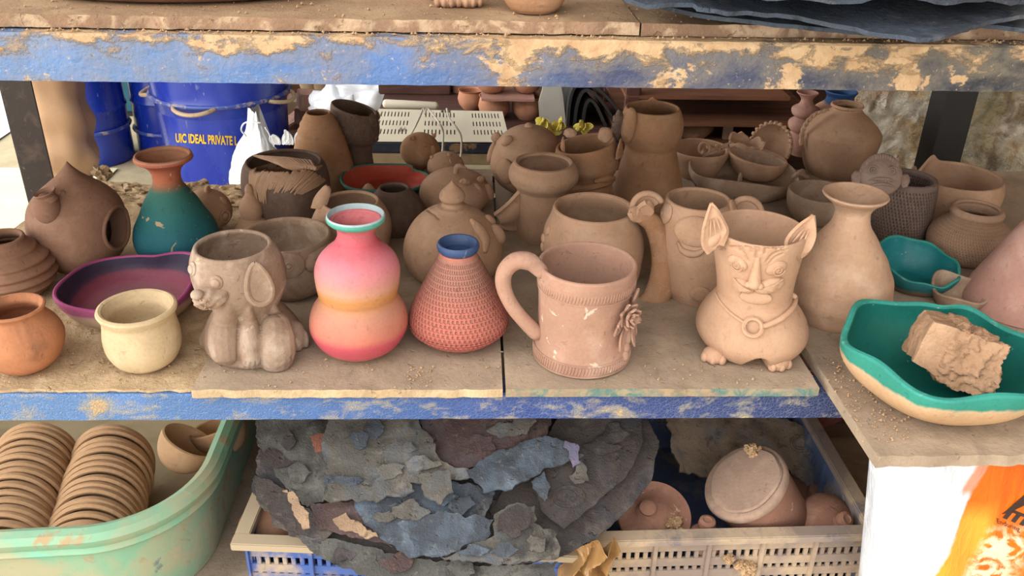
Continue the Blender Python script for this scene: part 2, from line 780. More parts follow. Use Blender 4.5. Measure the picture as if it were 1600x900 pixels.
M_BOARD = clay('dusty_board', (184, 162, 136), var=.2, dust=(212, 188, 156), dustamt=.7, dscale=9, bump=.7, spots=[((120, 102, 86), 14, .55, .68, .5), ((214, 184, 144), 40, .58, .66, .6)], rough=.95, spec=.1)
M_SLATE = clay('dusty_slate', (178, 156, 132), var=.18, dust=(206, 182, 152), dustamt=.7, dscale=7, bump=.55, spots=[((112, 98, 86), 11, .56, .7, .5)], rough=.95, spec=.1)
M_DIRT = clay('dry_dirt', (206, 176, 136), var=.25, dust=(226, 200, 160), dustamt=.6, dscale=30, bump=1.0, spots=[((150, 122, 92), 26, .56, .7, .5)], rough=1, spec=.05)
M_EDGE = clay('green_stained_edge', (168, 146, 118), var=.2, spots=[((70, 128, 122), 24, .45, .58, .8), ((190, 160, 120), 60, .5, .62, .6)], bump=.6)


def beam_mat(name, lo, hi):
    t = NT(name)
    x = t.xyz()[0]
    c = t.ramp(t.step(x, -.45, .5), [(0, srgb((92, 132, 184))), (.40, srgb((76, 112, 168))), (.60, srgb((58, 66, 98))), (1, srgb((40, 40, 46)))])  # paint darkens rightward: scraped black paint plus light falloff put into the colour
    st = t.stretch(1, 1, 1.6)
    sp = t.noise(26, 7, .66, .25, st)
    big = t.noise(7, 5, .6, .2, t.stretch(1, 1, 2.2))
    z = t.xyz()[2]
    up = t.math('MULTIPLY', t.step(z, .012, .046), .16)
    k = t.math('ADD', t.math('ADD', t.math('MULTIPLY', sp, .55), t.math('MULTIPLY', big, .5)), up)
    dusty = t.step(k, lo - .06, hi + .04)
    c = t.mix(t.math('MULTIPLY', dusty, .6), c, srgb((158, 144, 120)))
    thick = t.step(k, hi - .01, hi + .045)
    c = t.mix(thick, c, t.ramp(t.noise(60, 3), [(.3, srgb((192, 152, 110))), (.7, srgb((214, 182, 140)))]))
    fl = t.step(t.noise(170, 4, .7), .62, .68)
    c = t.mix(t.math('MULTIPLY', fl, .6), c, srgb((206, 178, 140)))
    c = t.mix(t.step(t.noise(13, 7, .7, .3, t.stretch(1, 1, 1.3)), .57, .60), c, t.ramp(t.noise(60, 3), [(.3, srgb((186, 146, 104))), (.7, srgb((210, 176, 134)))]))
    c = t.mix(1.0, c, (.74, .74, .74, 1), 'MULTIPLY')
    t.put(t.b.inputs['Base Color'], c)
    t.put(t.b.inputs['Roughness'], t.math('ADD', t.math('MULTIPLY', dusty, .4), .42))
    h = t.math('ADD', t.math('ADD', t.math('MULTIPLY', thick, 1.2), t.math('MULTIPLY', sp, 1.0)), t.math('MULTIPLY', t.noise(150, 3), .5))
    t.put(t.b.inputs['Normal'], t.bump(h, .7, .004))
    return t.m


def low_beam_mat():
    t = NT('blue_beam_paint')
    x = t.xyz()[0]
    c = t.ramp(t.step(x, -.5, .4), [(0, srgb((96, 140, 196))), (.35, srgb((70, 112, 176))), (.6, srgb((46, 76, 150))), (1, srgb((36, 50, 104)))])  # paint tone also has the light's falloff to the right put into it
    k = t.noise(20, 7, .68, .3, t.stretch(1, 1, 1.8))
    c = t.mix(t.math('MULTIPLY', t.step(k, .52, .6), .7), c, srgb((176, 164, 138)))
    c = t.mix(t.step(k, .64, .665), c, srgb((206, 170, 120)))
    vo = t.n('ShaderNodeTexVoronoi', feature='DISTANCE_TO_EDGE')
    t.put(vo.inputs['Vector'], t.co)
    vo.inputs['Scale'].default_value = 240
    cr_ = t.step(vo.outputs['Distance'], .0, .12)
    c = t.mix(t.math('MULTIPLY', t.math('SUBTRACT', 1.0, cr_), .35), c, srgb((150, 160, 170)))
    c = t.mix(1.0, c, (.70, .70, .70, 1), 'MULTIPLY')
    t.put(t.b.inputs['Base Color'], c)
    t.b.inputs['Roughness'].default_value = .5
    t.put(t.b.inputs['Normal'], t.bump(t.math('ADD', t.math('MULTIPLY', cr_, .6), t.math('MULTIPLY', k, 3)), .5, .003))
    return t.m


M_POST = paint('dark_post_paint', (62, 50, 44), .45, [((120, 96, 76), 30, .56, .7, .5), ((150, 130, 110), 120, .66, .7, .6)], spec=.4)
M_POSTBLK = paint('black_post_paint', (24, 22, 22), .5, [((70, 58, 48), 40, .62, .72, .4)])

# ------------------------------------------------------------------ the room
mb = MB()
mb.add([(-9, -4, 0), (9, -4, 0), (9, 9, 0), (-9, 9, 0)], [(0, 1, 2, 3)])
M_FLOOR = clay('yard_floor', (206, 190, 150), var=.12, dust=(224, 208, 170), dustamt=.6, dscale=1.5, bump=.4, spots=[((150, 130, 104), 3, .56, .7, .4)], rough=.95)
struct(mb.build('floor', M_FLOOR, None, V((0, 0, 0))))

t = NT('stucco')
n1, n2, n3 = t.noise(22, 6, .68, .5), t.noise(5, 4, .6), t.noise(9, 5, .6, 1)
x = t.xyz()[0]
c = t.ramp(n1, [(.30, srgb((176, 138, 98))), (.42, srgb((228, 196, 150))), (.58, srgb((250, 238, 216)))])
c = t.mix(t.math('MULTIPLY', t.step(n2, .5, .62), .55), c, srgb((190, 120, 88)))
c = t.mix(t.math('MULTIPLY', t.step(n3, .55, .66), .6), c, srgb((164, 164, 152)))
grn = t.math('MULTIPLY', t.step(x, .16, .24), t.step(t.noise(7, 5), .36, .56))
c = t.mix(t.math('MULTIPLY', grn, .75), c, srgb((132, 128, 92)))
c = t.mix(t.math('MULTIPLY', t.math('MULTIPLY', t.step(x, .16, .24), t.step(n3, .5, .6)), .6), c, srgb((120, 84, 56)))
t.put(t.b.inputs['Base Color'], c)
t.b.inputs['Roughness'].default_value = .95
t.put(t.b.inputs['Normal'], t.bump(t.math('ADD', t.math('MULTIPLY', n1, 1.2), t.math('MULTIPLY', t.noise(70, 5, .7), 1.2)), 1.0, .03))
M_STUCCO = t.m
mb = MB()
nx, nz = 200, 300
rows = []
for j in range(nz + 1):
    z = 2.6 * j / nz
    rows.append([V((.745 + 1.5 * i / nx, .86 + noise.fractal(V((i * .45, j * .45, 3)), .8, 2, 4) * .008, z)) for i in range(nx + 1)])
mb.grid(rows, 0, False)
o = len(mb.v)
mb.add([(.745, .86, 0), (.745, .98, 0), (.745, .98, 2.6), (.745, .86, 2.6), (2.245, .98, 0), (2.245, .98, 2.6), (2.245, .86, 0), (2.245, .86, 2.6)],
       [(0, 1, 2, 3), (1, 4, 5, 2), (4, 6, 7, 5), (3, 2, 5, 7)])
TW = Matrix.Translation((.80, .98, 0)) @ Matrix.Rotation(radians(-22), 4, 'Z') @ Matrix.Translation((-.745, -.86, 0))
mb.v = [TW @ p for p in mb.v]
wr_ = mb.build('wall_right', M_STUCCO, None, V((.80, .98, 0)))
struct(wr_)

M_BACK = paint('smoky_back_wall', (84, 62, 48), .9, [((120, 92, 70), 3, .5, .7, .5)])
mb = MB()
mb.box((-.75, 3.6, 0), (4.5, 3.72, 2.6))
struct(mb.build('wall_back', M_BACK, None))
mb = MB()
mb.box((1.5, -.9, 0), (1.6, .85, 2.6))
struct(mb.build('side_light_blocker', M_STUCCO, None))  # unseen wall, added to block light and darken the right side
mb = MB()
mb.box((-1.15, -.5, 2.6), (4.5, 3.9, 2.66))
struct(mb.build('ceiling', M_BACK, None))  # unseen ceiling, reached over the front to cut light from above

# ------------------------------------------------------------------ the rack
rack = thing('metal_rack', (0, .3, 0), 'blue painted angle iron rack that carries the two long shelves of pots', 'rack')


def angle_beam(name, z0, z1, y, dr, mat, x0=-1.02, x1=1.12):
    mb = MB()
    n = 220
    th = .003
    prof = [(0, z0), (0, z1 - .002), (.002 * dr, z1), (.036 * dr, z1), (.036 * dr, z1 - th), (th * dr, z1 - th), (th * dr, z0)]
    rows = []
    for i in range(n + 1):
        x = x0 + (x1 - x0) * i / n
        rows.append([V((x, y + a + (noise.noise(V((x * 30, b * 80, 0))) * .0009 if k < 2 else 0), b + (noise.noise(V((x * 45, 3, b))) * .0008 if k in (0, 2, 3) else 0))) for k, (a, b) in enumerate(prof)])
    mb.grid(rows)
    mb.add([p for p in rows[0]], [tuple(range(7))])
    mb.add([p for p in rows[-1]], [tuple(range(7))])
    o = mb.build(name, mat, rack)
    # keep object-space heights at the beam itself so that the mud sits along its top
    d = V((0, 0, z0))
    for v in o.data.vertices:
        v.co -= d
    o.location = o.location + d
    return o


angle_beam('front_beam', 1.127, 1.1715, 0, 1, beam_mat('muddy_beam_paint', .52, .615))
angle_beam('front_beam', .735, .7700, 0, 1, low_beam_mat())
angle_beam('rear_beam', 1.127, 1.1715, .70, -1, M_POSTBLK)
ZB = .40
angle_beam('front_beam', ZB - .052, ZB - .016, 0, 1, M_POSTBLK)
angle_beam('rear_beam', ZB - .052, ZB - .016, .70, -1, M_POSTBLK)
mbp = MB()
mbp.box((-.62, .682, ZB), (1.06, .690, .73))
mbp.build('shade_panel', M_POSTBLK, rack)  # unseen panel, added to keep light out of the lower bay
angle_beam('rear_beam', .735, .769, .70, -1, M_POSTBLK, -.30)


def post(x, y, w, mat, flip):
    mb = MB()
    th = .004
    s_ = flip
    pr = [(0, 0), (w * s_, 0), (w * s_, th), (th * s_, th), (th * s_, w), (0, w)]
    rows = [[V((x + a, y + b, z)) for a, b in pr] for z in (0, .4, .8, 1.2, 1.9)]
    mb.grid(rows)
    mb.add(rows[0], [tuple(range(6))])
    mb.add(rows[-1], [tuple(range(6))])
    return mb.build('post', mat, rack)


post(-.777, .62, .052, M_POST, 1)
post(.82, .66, .055, M_POSTBLK, 1)
post(-1.02, -.0, .05, M_POST, 1)
post(1.07, -.0, .05, M_POSTBLK, 1)


def board(name, poly, zt, th, mat, label, cat='board', amp=.001, nx=60, edge=None, seed=0, frontjag=.0, group=None, parent=None):
    """poly: 4 corners front-left, front-right, back-right, back-left (x, y)"""
    a, b, c, d = [V((p[0], p[1], 0)) for p in poly]
    mb = MB()
    ny = max(4, int(nx * (d - a).length / max((b - a).length, .01)))
    ny = min(ny, 90)
    rows = []
    for j in range(ny + 1):
        row = []
        for i in range(nx + 1):
            p = a.lerp(b, i / nx).lerp(d.lerp(c, i / nx), j / ny)
            p.z = zt + noise.fractal(V((p.x * 25, p.y * 25, seed)), 1, 2, 4) * amp - abs(amp)
            if j == 0 and frontjag:
                p.y += noise.fractal(V((p.x * 50, seed, 9)), 1, 2, 4) * frontjag
            row.append(p)
        rows.append(row)
    top = [p for r in rows for p in r]
    w = nx + 1
    mb.grid(rows, 0, False)
    ed = [(0, i) for i in range(w)] + [(j, nx) for j in range(1, ny + 1)] + [(ny, i) for i in range(nx - 1, -1, -1)] + [(j, 0) for j in range(ny - 1, 0, -1)]
    e1 = [rows[j][i] for j, i in ed]
    e2 = [V((p.x, p.y, zt - th)) for p in e1]
    mb.grid([e1, e2], 1)
    mb.add(e2, [tuple(range(len(e2)))], 1)
    o = mb.build(name, [mat, edge or mat])
    return tag(o, label, cat, group)


def px3(px, py, z):
    p = at_z(px, py, z)
    return (p.x, p.y)


board('shelf_board', [(-.79, .004), (-.3205, .004), (-.305, .63), (px3(150, 268, ZL)[0] - .005, .63)], ZL, .0060, M_DIRT, 'dirt-covered board at the left end of the lower shelf', amp=.0026, nx=130, seed=3, frontjag=.003)
board('shelf_board', [(-.3185, -.007), (.0305, -.008), (.0285, .70), (-.304, .70)], ZS, .0115, M_SLATE, 'thick dusty board under the painted dog and pink vase', amp=.0008, nx=70, seed=5, edge=M_DIRT, frontjag=.002)
board('shelf_board', [(.034, -.007), (.3955, -.007), (.3870, .70), (.0325, .70)], ZS, .0115, M_SLATE, 'dusty board with a green stained edge under the mug and cat pot', amp=.0008, nx=70, seed=8, edge=M_EDGE, frontjag=.001)
sl = at_z(1372, 712, ZT)
board('stone_slab', [(sl.x, sl.y), (1.06, sl.y + .01), (1.06, .70), (.3895, .70), ][:4], ZT, .0155, M_SLATE, 'grey dusty slab jutting out at the right under the big teal bowl', 'slab', amp=.0012, nx=80, seed=12, frontjag=.003)

M_CARD = clay('crumbly_board', (176, 142, 108), var=.15, dust=(200, 168, 130), dustamt=.6, dscale=12, bump=.7, rough=1, spec=.1)
M_CARDE = clay('crumbly_board_edge', (168, 132, 102), var=.3, bump=.9, spots=[((206, 176, 140), 40, .5, .6, .7)])
board('shelf_board', [(-1.0, .014), (.155, .016), (.155, .70), (-1.0, .70)], ZU, .0125, M_CARD, 'crumbly edged board on the top shelf, at its left', amp=.001, nx=160, seed=20, edge=M_CARDE, frontjag=.004)
board('shelf_board', [(.157, .017), (1.06, .03), (1.06, .70), (.157, .70)], ZU - .001, .0125, M_CARD, 'board on the top shelf under the dark sheets', amp=.001, nx=120, seed=23, edge=M_CARDE, frontjag=.004)
board('shelf_board', [(-1.0, .002), (1.06, .002), (1.06, .68), (-1.0, .68)], ZB, .015, M_SLATE, 'bottom board of the rack under the tub and crates', amp=.001, nx=60, seed=31)
# dirt ridges, loose crumbs
mb = MB()
for k in range(90):
    p = at_z(random.uniform(135, 400), random.uniform(268, 320), ZL - .002)
    if p.y > .62 or p.x < -.66 + (p.y - .6) * .3 or p.x > -.33:
        continue
    mb.blob(p, V((random.uniform(.010, .05), 0, 0)), V((0, random.uniform(.006, .014), 0)), V((0, 0, random.uniform(.003, .009))), 12, 0, rough=1.0, seed=k)
p = at_z(160, 276, ZL)
mb.blob(p + V((0, 0, .006)), V((.013, 0, 0)), V((0, .011, 0)), V((0, 0, .012)), 10, 0, rough=1.1, seed=77)
o = mb.build('dirt_ridge', M_DIRT)
tag(o, 'ridges of dry dirt along the back of the left board', 'dirt', kind='stuff')


def spot(r):
    k = r.random()
    if k < .3:
        p = at_z(r.uniform(0, 285), r.uniform(500, 600), ZL)
    elif k < .45:
        p = at_z(r.uniform(100, 380), r.uniform(280, 350), ZL)
    elif k < .6:
        p = at_z(r.uniform(300, 780), r.uniform(560, 606), ZS)
        if r.random() < .5:
            p = at_z(660 + r.gauss(0, 14), 583 + r.gauss(0, 9), ZS)
    elif k < .68:
        p = at_z(r.uniform(800, 1270), r.uniform(570, 600), ZS)
    else:
        p = at_z(r.uniform(1290, 1420), r.uniform(560, 690), ZT)
        if p.x < .405 + max(0, 0):
            return None
    if p.y < -.008 and p.x < .4:
        return None
    p.z -= .0006
    return p


tag(crumbs(spot, 1500, .0006, .0026, 4).build('clay_crumbs', C_CRUMB, None), 'loose crumbs of dry clay scattered over the lower shelf boards', 'crumbs', kind='stuff')


def spot2(r):
    x = r.uniform(-.6, .6)
    return V((x, .006 + abs(r.gauss(0, .007)), 1.172)) if r.random() < .6 else V((x, r.uniform(.02, .1), ZU - .001))


tag(crumbs(spot2, 900, .0006, .003, 9).build('clay_crumbs', C_CRUMB, None), 'loose clay crumbs along the edge of the top shelf', 'crumbs', kind='stuff')
# ------------------------------------------------------------------ pots on the lower shelf
# --- left end
M_ORANGE = clay('smoked_orange_clay', (206, 134, 88), var=.2, spots=[((96, 70, 58), 9, .5, .64, .75), ((232, 178, 130), 14, .58, .7, .7)], rings=.2)
Pot('clay_pot', 44, 569, [(None, 33), (560, 46), (548, 56), (528, 63), (510, 58), (496, 47), (488, 43), (481, 47)], M_ORANGE, wall=.005,
    label='small orange pot with smoky black patches, at the left front of the shelf')

P = Pot('ribbed_pot', 22, 455, [(None, 44), (445, 58), (428, 68), (412, 68), (398, 60), (388, 48), (379, 38), (373, 36)], C_DKBR, wall=.006, seg=96,
        ripple=lambda k: .0022 * sin(k * 6.2 * 2 * pi) * (1 if .08 < k < .86 else 0), nb=16,
        label='round brown pot with deep ribs, cut by the left edge of the photo')

C_BIRD = clay('smooth_brown_clay', (146, 106, 82), dust=(178, 142, 114), dustamt=.3, bump=.25)
P = Pot('birdhouse', 132, 412, [(None, 38), (405, 50), (392, 62), (372, 71), (345, 73), (320, 68), (302, 55), (288, 38), (274, 20), (263, 9), (256, 3.5), (252, .5)],
        C_BIRD, closed=True, rx=104, seg=96, parts=True, label='brown clay birdhouse with a pointed top and round entrance on its right', cat='birdhouse')
hc = V((P.base.x + P.m(66), P.base.y - P.m(12), at_y(187, 360, P.base.y - .02).z))
hd = V((.985, -.17, .02)).normalized()
# hollow with a round entrance
cut = MB()
cut.tube([hc - hd * .05, hc + hd * .08], P.m(33), 40)
co_ = cut.build('cut', C_DKBR)
inn = MB()
inn.blob(P.base + V((-.003, 0, .052)), V((.047, 0, 0)), V((0, .047, 0)), V((0, 0, .048)), 20)
ci_ = inn.build('cut', C_DKBR)
for c_ in (ci_, co_):
    md = P.body.modifiers.new('b', 'BOOLEAN')
    md.operation = 'DIFFERENCE'
    md.object = c_
    md.solver = 'EXACT'
bpy.context.view_layer.update()
me = bpy.data.meshes.new_from_object(P.body.evaluated_get(bpy.context.evaluated_depsgraph_get()))
P.body.modifiers.clear()
P.body.data = me
for c_ in (co_, ci_):
    bpy.data.objects.remove(c_)
me.shade_smooth()
me.set_sharp_from_angle(angle=radians(35))
mb = MB()
lp = []
side = hd.cross(V((0, 0, 1))).normalized()
upv = side.cross(hd)
for i in range(41):
    a = 2 * pi * i / 40
    q = hc + (side * cos(a) + upv * sin(a)) * P.m(35) - hd * .05
    l, n, i_, d_ = P.bvh.find_nearest(q + hd * .06)
    lp.append(l)
mb.tube(cr(lp[:-1:2], 3, True) + [lp[0]], .0028, 8, cap=False)
mb.build('entrance_rim', C_DKBR, P.root)
mb = MB()
l, n = P.hit(76, 326)
mb.blob(l + V((-.002, 0, 0)), V((P.m(20), 0, 0)), V((0, P.m(20), 0)), V((0, 0, P.m(23))), 18)
c_ = at_y(72, 305, l.y)
sn = V((-.22, -.10, .97)).normalized()
sr, su = frame(sn)
mb.grid([[c_ + sn * of + (sr * cos(2 * pi * i / 28) + su * sin(2 * pi * i / 28)) * q for i in range(28)] for q, of in ((P.m(14), -.008), (P.m(12), -.001), (P.m(15.5), .004), (P.m(15), .0055), (P.m(11), .003), (P.m(9), -.006), (.0001, -.008))])
l, n = P.hit(97, 302)
disc(mb, l, n, P.m(5), P.m(5), .002)
mb.build('side_spout', C_BIRD, P.root)

M_TEALV = clay('teal_paint_over_terracotta', (0, 0, 0), var=.12, grad=[(0, (34, 104, 118)), (.045, (34, 108, 120)), (.075, (42, 118, 114)), (.104, (58, 118, 104)), (.111, (150, 106, 72)), (.12, (190, 106, 68)), (.14, (192, 102, 72)), (.2, (186, 98, 74))],
               spots=[((190, 164, 124), 26, .645, .66, 1), ((206, 200, 190), 90, .68, .7, .7)], gnoise=.008, rough=.7, bump=.25)
P = Pot('tall_vase', 281, 398, [(None, 44), (388, 58), (372, 64), (352, 61), (332, 50), (312, 40), (296, 29), (284, 22), (270, 22), (260, 27), (252, 37), (248, 44), (244, 44)],
        [M_TEALV, C_TERRA], wall=.006, z=ZL, label='tall teal vase with an orange flared neck and chipped paint', cat='vase')

P = Pot('piggy_bank', 327, 350, [(None, 20), (346, 31), (336, 37), (322, 37), (308, 29), (299, 14), (296, 1)], C_MID, closed=True, parts=True, z=ZS,
        label='small round clay piggy bank half hidden behind the teal vase', cat='piggy bank')
mb = MB()
disc(mb, *P.hit(324, 297), P.m(9), P.m(5), P.m(6), .3)
mb.build('ear', C_MID, P.root)
mb = MB()
disc(mb, *P.hit(349, 313), P.m(6), P.m(7), P.m(4))
mb.build('eye', C_MID, P.root)
mb = MB()
ring_on(mb, *P.hit(352, 338), P.m(9), .0016)
disc(mb, *P.hit(352, 338), P.m(6), P.m(6), .003)
mb.build('snout', C_MID, P.root)

M_PURP = clay('magenta_glaze_stripe', (0, 0, 0), grad=[(0, (190, 150, 150)), (.006, (176, 104, 120)), (.010, (160, 80, 98)), (.018, (146, 70, 90)), (.0215, (88, 64, 88)), (.027, (66, 56, 78)), (.05, (64, 56, 80))], gnoise=.003, rough=.55, bump=.2)
M_PURPRIM = clay('magenta_rim', (176, 72, 128), rough=.55, bump=.15)
M_PURPOUT = clay('cream_wash_bowl', (0, 0, 0), grad=[(0, (204, 172, 138)), (.026, (204, 172, 140)), (.030, (198, 154, 148)), (.0325, (176, 90, 126)), (.06, (176, 90, 126))], gnoise=.003, bump=.2)
Pot('wavy_bowl', 213, 481, [(None, 60), (475, 82), (465, 95), (452, 103), (438, 107)], [M_PURPOUT, M_PURP, M_PURPRIM], wall=.005, seg=120,
    rim=lambda th, k: (1 + .06 * k * cos(4 * (th - .78)) - .07 * k * exp(-((th - 1.45) / .22) ** 2), .005 * k * sin(2 * th + .6)),
    label='shallow purple and magenta bowl with a pink rim', cat='bowl', yofs=0)

Pot('cream_pot', 230, 564, [(None, 36), (556, 47), (540, 56), (522, 58), (506, 56), (495, 55), (488, 58), (482, 61)], C_CREAM, wall=.0075,
    label='small plain cream pot at the front, left of the dog', cat='pot')

# --- dog planter
M_DOG = clay('chalky_grey_clay', (168, 138, 114), var=.2, dust=(212, 192, 170), dustamt=.65, dscale=16, bump=.55, spots=[((226, 206, 170), 30, .64, .7, .6), ((104, 82, 66), 12, .56, .7, .5)])
P = Pot('dog_planter', 400, 540, [(None, 68), (530, 75), (512, 72), (496, 63), (483, 53), (474, 51), (462, 59), (444, 69), (424, 72), (404, 70), (392, 65), (385, 61)],
        M_DOG, wall=.006, rx=364, parts=True, floor_at=.55, seg=96, label='grey chalky planter shaped like a sitting dog', cat='planter')
mb = MB()
l, n = P.hit(336, 462)
mz = V((-.75, -.6, -.12)).normalized()
mb.blob(l + mz * .004, V((.0, 0, .0115)), mz * .020, mz.cross(V((0, 0, 1))).normalized() * .0155, 18, 0, rough=.25, seed=4)
mz_c = l + mz * .004
rr_ = random.Random(5)
for k in range(90):
    a, b = rr_.uniform(-1, 1), rr_.uniform(-1.1, 1.1)
    d = (mz * cos(b) + V((0, 0, 1)) * a * .7 + mz.cross(V((0, 0, 1))).normalized() * sin(b)).normalized()
    q = mz_c + V((d.x * .019, d.y * .019, d.z * .0112))
    mb.blob(q, V((.0012, 0, 0)), V((0, .0012, 0)), V((0, 0, .0012)), 3)
mb.build('muzzle', M_DOG, P.root)
mb = MB()
mb.blob(mz_c + mz * .0155 + V((0, 0, .010)), V((.0072, 0, 0)), V((0, .0072, 0)), V((0, 0, .006)), 12)
mb.build('nose', M_DOG, P.root)
for q in ((338, 441), (301, 420)):
    mb = MB()
    l, n = P.hit(*q)
    disc(mb, l, n, P.m(10), P.m(10.5), .0028)
    eo_ = mb.build('eye', M_DOG, P.root)
    mb = MB()
    disc(mb, l + n * .0022 - V((0, 0, .0005)), n, P.m(7), P.m(7), .0028)
    mb.build('pupil', M_DOG, eo_)
mb = MB()
l, n = P.hit(402, 442)
r_, u_ = frame(n)
rim_ = []
for i in range(29):
    a = pi * .5 + 2 * pi * i / 28
    w_ = .45 + .55 * (1 - sin(a)) / 2
    rim_.append(l + n * .004 + r_ * cos(a) * P.m(19) * w_ * 1.15 + u_ * (sin(a) * P.m(31)) + n * .004 * cos(a))
mb.tube(rim_, [.0022, .0035, .004, .0032, .0022], 8, cap=False)
cen = l + n * .003


def earf(u, v):
    q = rim_[int(round(u * 28))]
    return cen.lerp(q, max(v, .02))


mb.patch(earf, 28, 5, .003)
mb.build('ear', M_DOG, P.root)


def limb(pot, pts, rad, off=-.2, flat=1.0):
    mb_ = MB()
    w_ = pot.line(pts, 0, 4)
    rs_ = [pot.m(q) for q in rad]
    cc = []
    for i, p_ in enumerate(w_):
        l_, n_ = p_, (p_ - V((pot.base.x, pot.base.y, p_.z))).normalized()
        cc.append(l_ + n_ * rs_[0] * off)
    mb_.tube(cc, rs_, 16, flat=flat)
    return mb_


def paw(pot, px, py, rx, ry, h, ang, name='paw', toes=4, mat=None, z=None, out=None, ctr=None):
    """flat foot resting on the board with toes spread along its front"""
    c_ = ctr if ctr is not None else at_z(px, py, (z if z is not None else pot.z0))
    d_ = V((sin(ang), -cos(ang), 0))
    s_ = V((cos(ang), sin(ang), 0))
    mb_ = MB()
    a_, b_, h_ = pot.m(rx), pot.m(ry), pot.m(h)
    mb_.blob(c_ + V((0, 0, h_ * .48)) - d_ * b_ * .35, s_ * a_, d_ * b_ * 1.05, V((0, 0, h_ * .62)), 14)
    for k in range(toes):
        t_ = (k - (toes - 1) / 2) / max(toes - 1, 1) * 2
        q_ = c_ + d_ * b_ * (.25 - .22 * t_ * t_) + s_ * a_ * .72 * t_ + V((0, 0, h_ * .36))
        mb_.blob(q_, s_ * a_ * 1.0 / toes * 1.05, d_ * b_ * .55, V((0, 0, h_ * .40)), 10)
    return mb_


lm = MB()
for pts, rad, off in (([(356, 474), (352, 500), (350, 532), (352, 552)], [6, 19, 25, 26, 24], -.62), ([(428, 478), (432, 512), (433, 543), (434, 562)], [6, 22, 29, 30, 27], -.62),
                      ([(389, 482), (390, 512), (391, 542), (393, 562)], [5, 13, 16, 16, 15], -.05)):
    q_ = limb(P, pts, rad, off)
    lm.add(q_.v, q_.f)
for q_ in (paw(P, 392, 570, 18, 17, 24, -.12), paw(P, 329, 545, 16, 15, 34, -.5, toes=3), paw(P, 466, 545, 17, 17, 42, .5, toes=3)):
    lm.add(q_.v, q_.f)
lm.v = [V((p.x, p.y, max(p.z, P.z0 + .0004))) for p in lm.v]
lm.add([v.co + ORG['dog_planter'] for v in P.body.data.vertices], [list(p.vertices) for p in P.body.data.polygons])
tmp = lm.build('tmp', M_DOG, P.root)
md = tmp.modifiers.new('r', 'REMESH')
md.mode = 'VOXEL'
md.voxel_size = .0013
md = tmp.modifiers.new('s', 'SMOOTH')
md.factor = .5
md.iterations = 5
bpy.context.view_layer.update()
me = bpy.data.meshes.new_from_object(tmp.evaluated_get(bpy.context.evaluated_depsgraph_get()))
bpy.data.objects.remove(tmp)
P.body.data = me
if not me.materials:
    me.materials.append(M_DOG)
me.shade_smooth()
P.remesh()
carve(P, [P.line(g, 0, 6) for g in ([(376, 492), (372, 515), (371, 545), (371, 560)], [(407, 492), (408, 515), (408, 545), (409, 566)], [(384, 566), (383, 577)], [(392, 568), (392, 580)], [(400, 566), (401, 577)])], .0016, .0011)

# --- bowl with an animal face, behind the dog
P = Pot('animal_face_planter', 456, 452, [(None, 40), (440, 56), (420, 66), (400, 71), (385, 72), (376, 70), (368, 69)], C_GREY, wall=.006, parts=True,
        label='wide bowl shaped planter with a round eyed animal face, behind the dog', cat='planter')
mb = MB()
l, n = P.hit(452, 415)
disc(mb, l, n, P.m(23), P.m(20), .004)
ring_on(mb, l + n * .003, n, P.m(6), .0018)
disc(mb, l + n * .003, n, P.m(4), P.m(4), .0035)
mb.build('eye', C_GREY, P.root)
mb = MB()
w_ = P.line([(486, 402), (500, 396), (515, 388), (524, 378)], .002)
mb.tube(w_, [.006, .008, .008, .005], 12)
l, n = P.hit(487, 412)
disc(mb, l, n, P.m(12), P.m(13), .008)
mb.build('arm', C_GREY, P.root)

# --- little stupa knob
Pot('finial_ornament', 397, 362, [(None, 30), (352, 27), (342, 18, 's'), (340, 15), (332, 18), (322, 18), (312, 13), (303, 7), (296, 6.5), (290, 4), (287, .5)], C_MID, closed=True,
    label='small turnip shaped clay finial beside the hairy head pot', cat='ornament')

# --- head pot with hair
P = Pot('head_planter', 452, 338, [(None, 54), (325, 60), (305, 66), (288, 68), (272, 67), (260, 64), (254, 60)], C_DARK, wall=.006, parts=True, seg=84,
        label='dark head shaped pot with combed clay hair and a closed eye', cat='planter')
mb = MB()
rr_ = random.Random(8)
for k in range(46):
    t_ = k / 45
    a0 = (412 + 96 * t_ + rr_.uniform(-2, 2), 260 + 14 * t_ ** 2 - 12 * sin(pi * t_) + 8)
    ln = 40 * (1 - abs(t_ - .45) * .7) * rr_.uniform(.8, 1.1)
    pts = [(a0[0], a0[1]), (a0[0] - 8 - 10 * t_, a0[1] + ln * .5), (a0[0] - 12 - 24 * t_, a0[1] + ln)]
    mb.tube(P.line(pts, .0018, 4), [.0014, .0030, .0026, .001], 6)
for k in range(26):
    t_ = k / 25
    pts = [(395 + 40 * t_ + rr_.uniform(-2, 2), 262 - 10 * t_), (392 + 25 * t_, 285), (399 + 18 * t_ + rr_.uniform(-3, 3), 310 + 8 * t_)]
    mb.tube(P.line(pts, .0014, 4), [.001, .002, .0018, .0007], 6)
mb.build('hair', C_MID, P.root)
mb = MB()
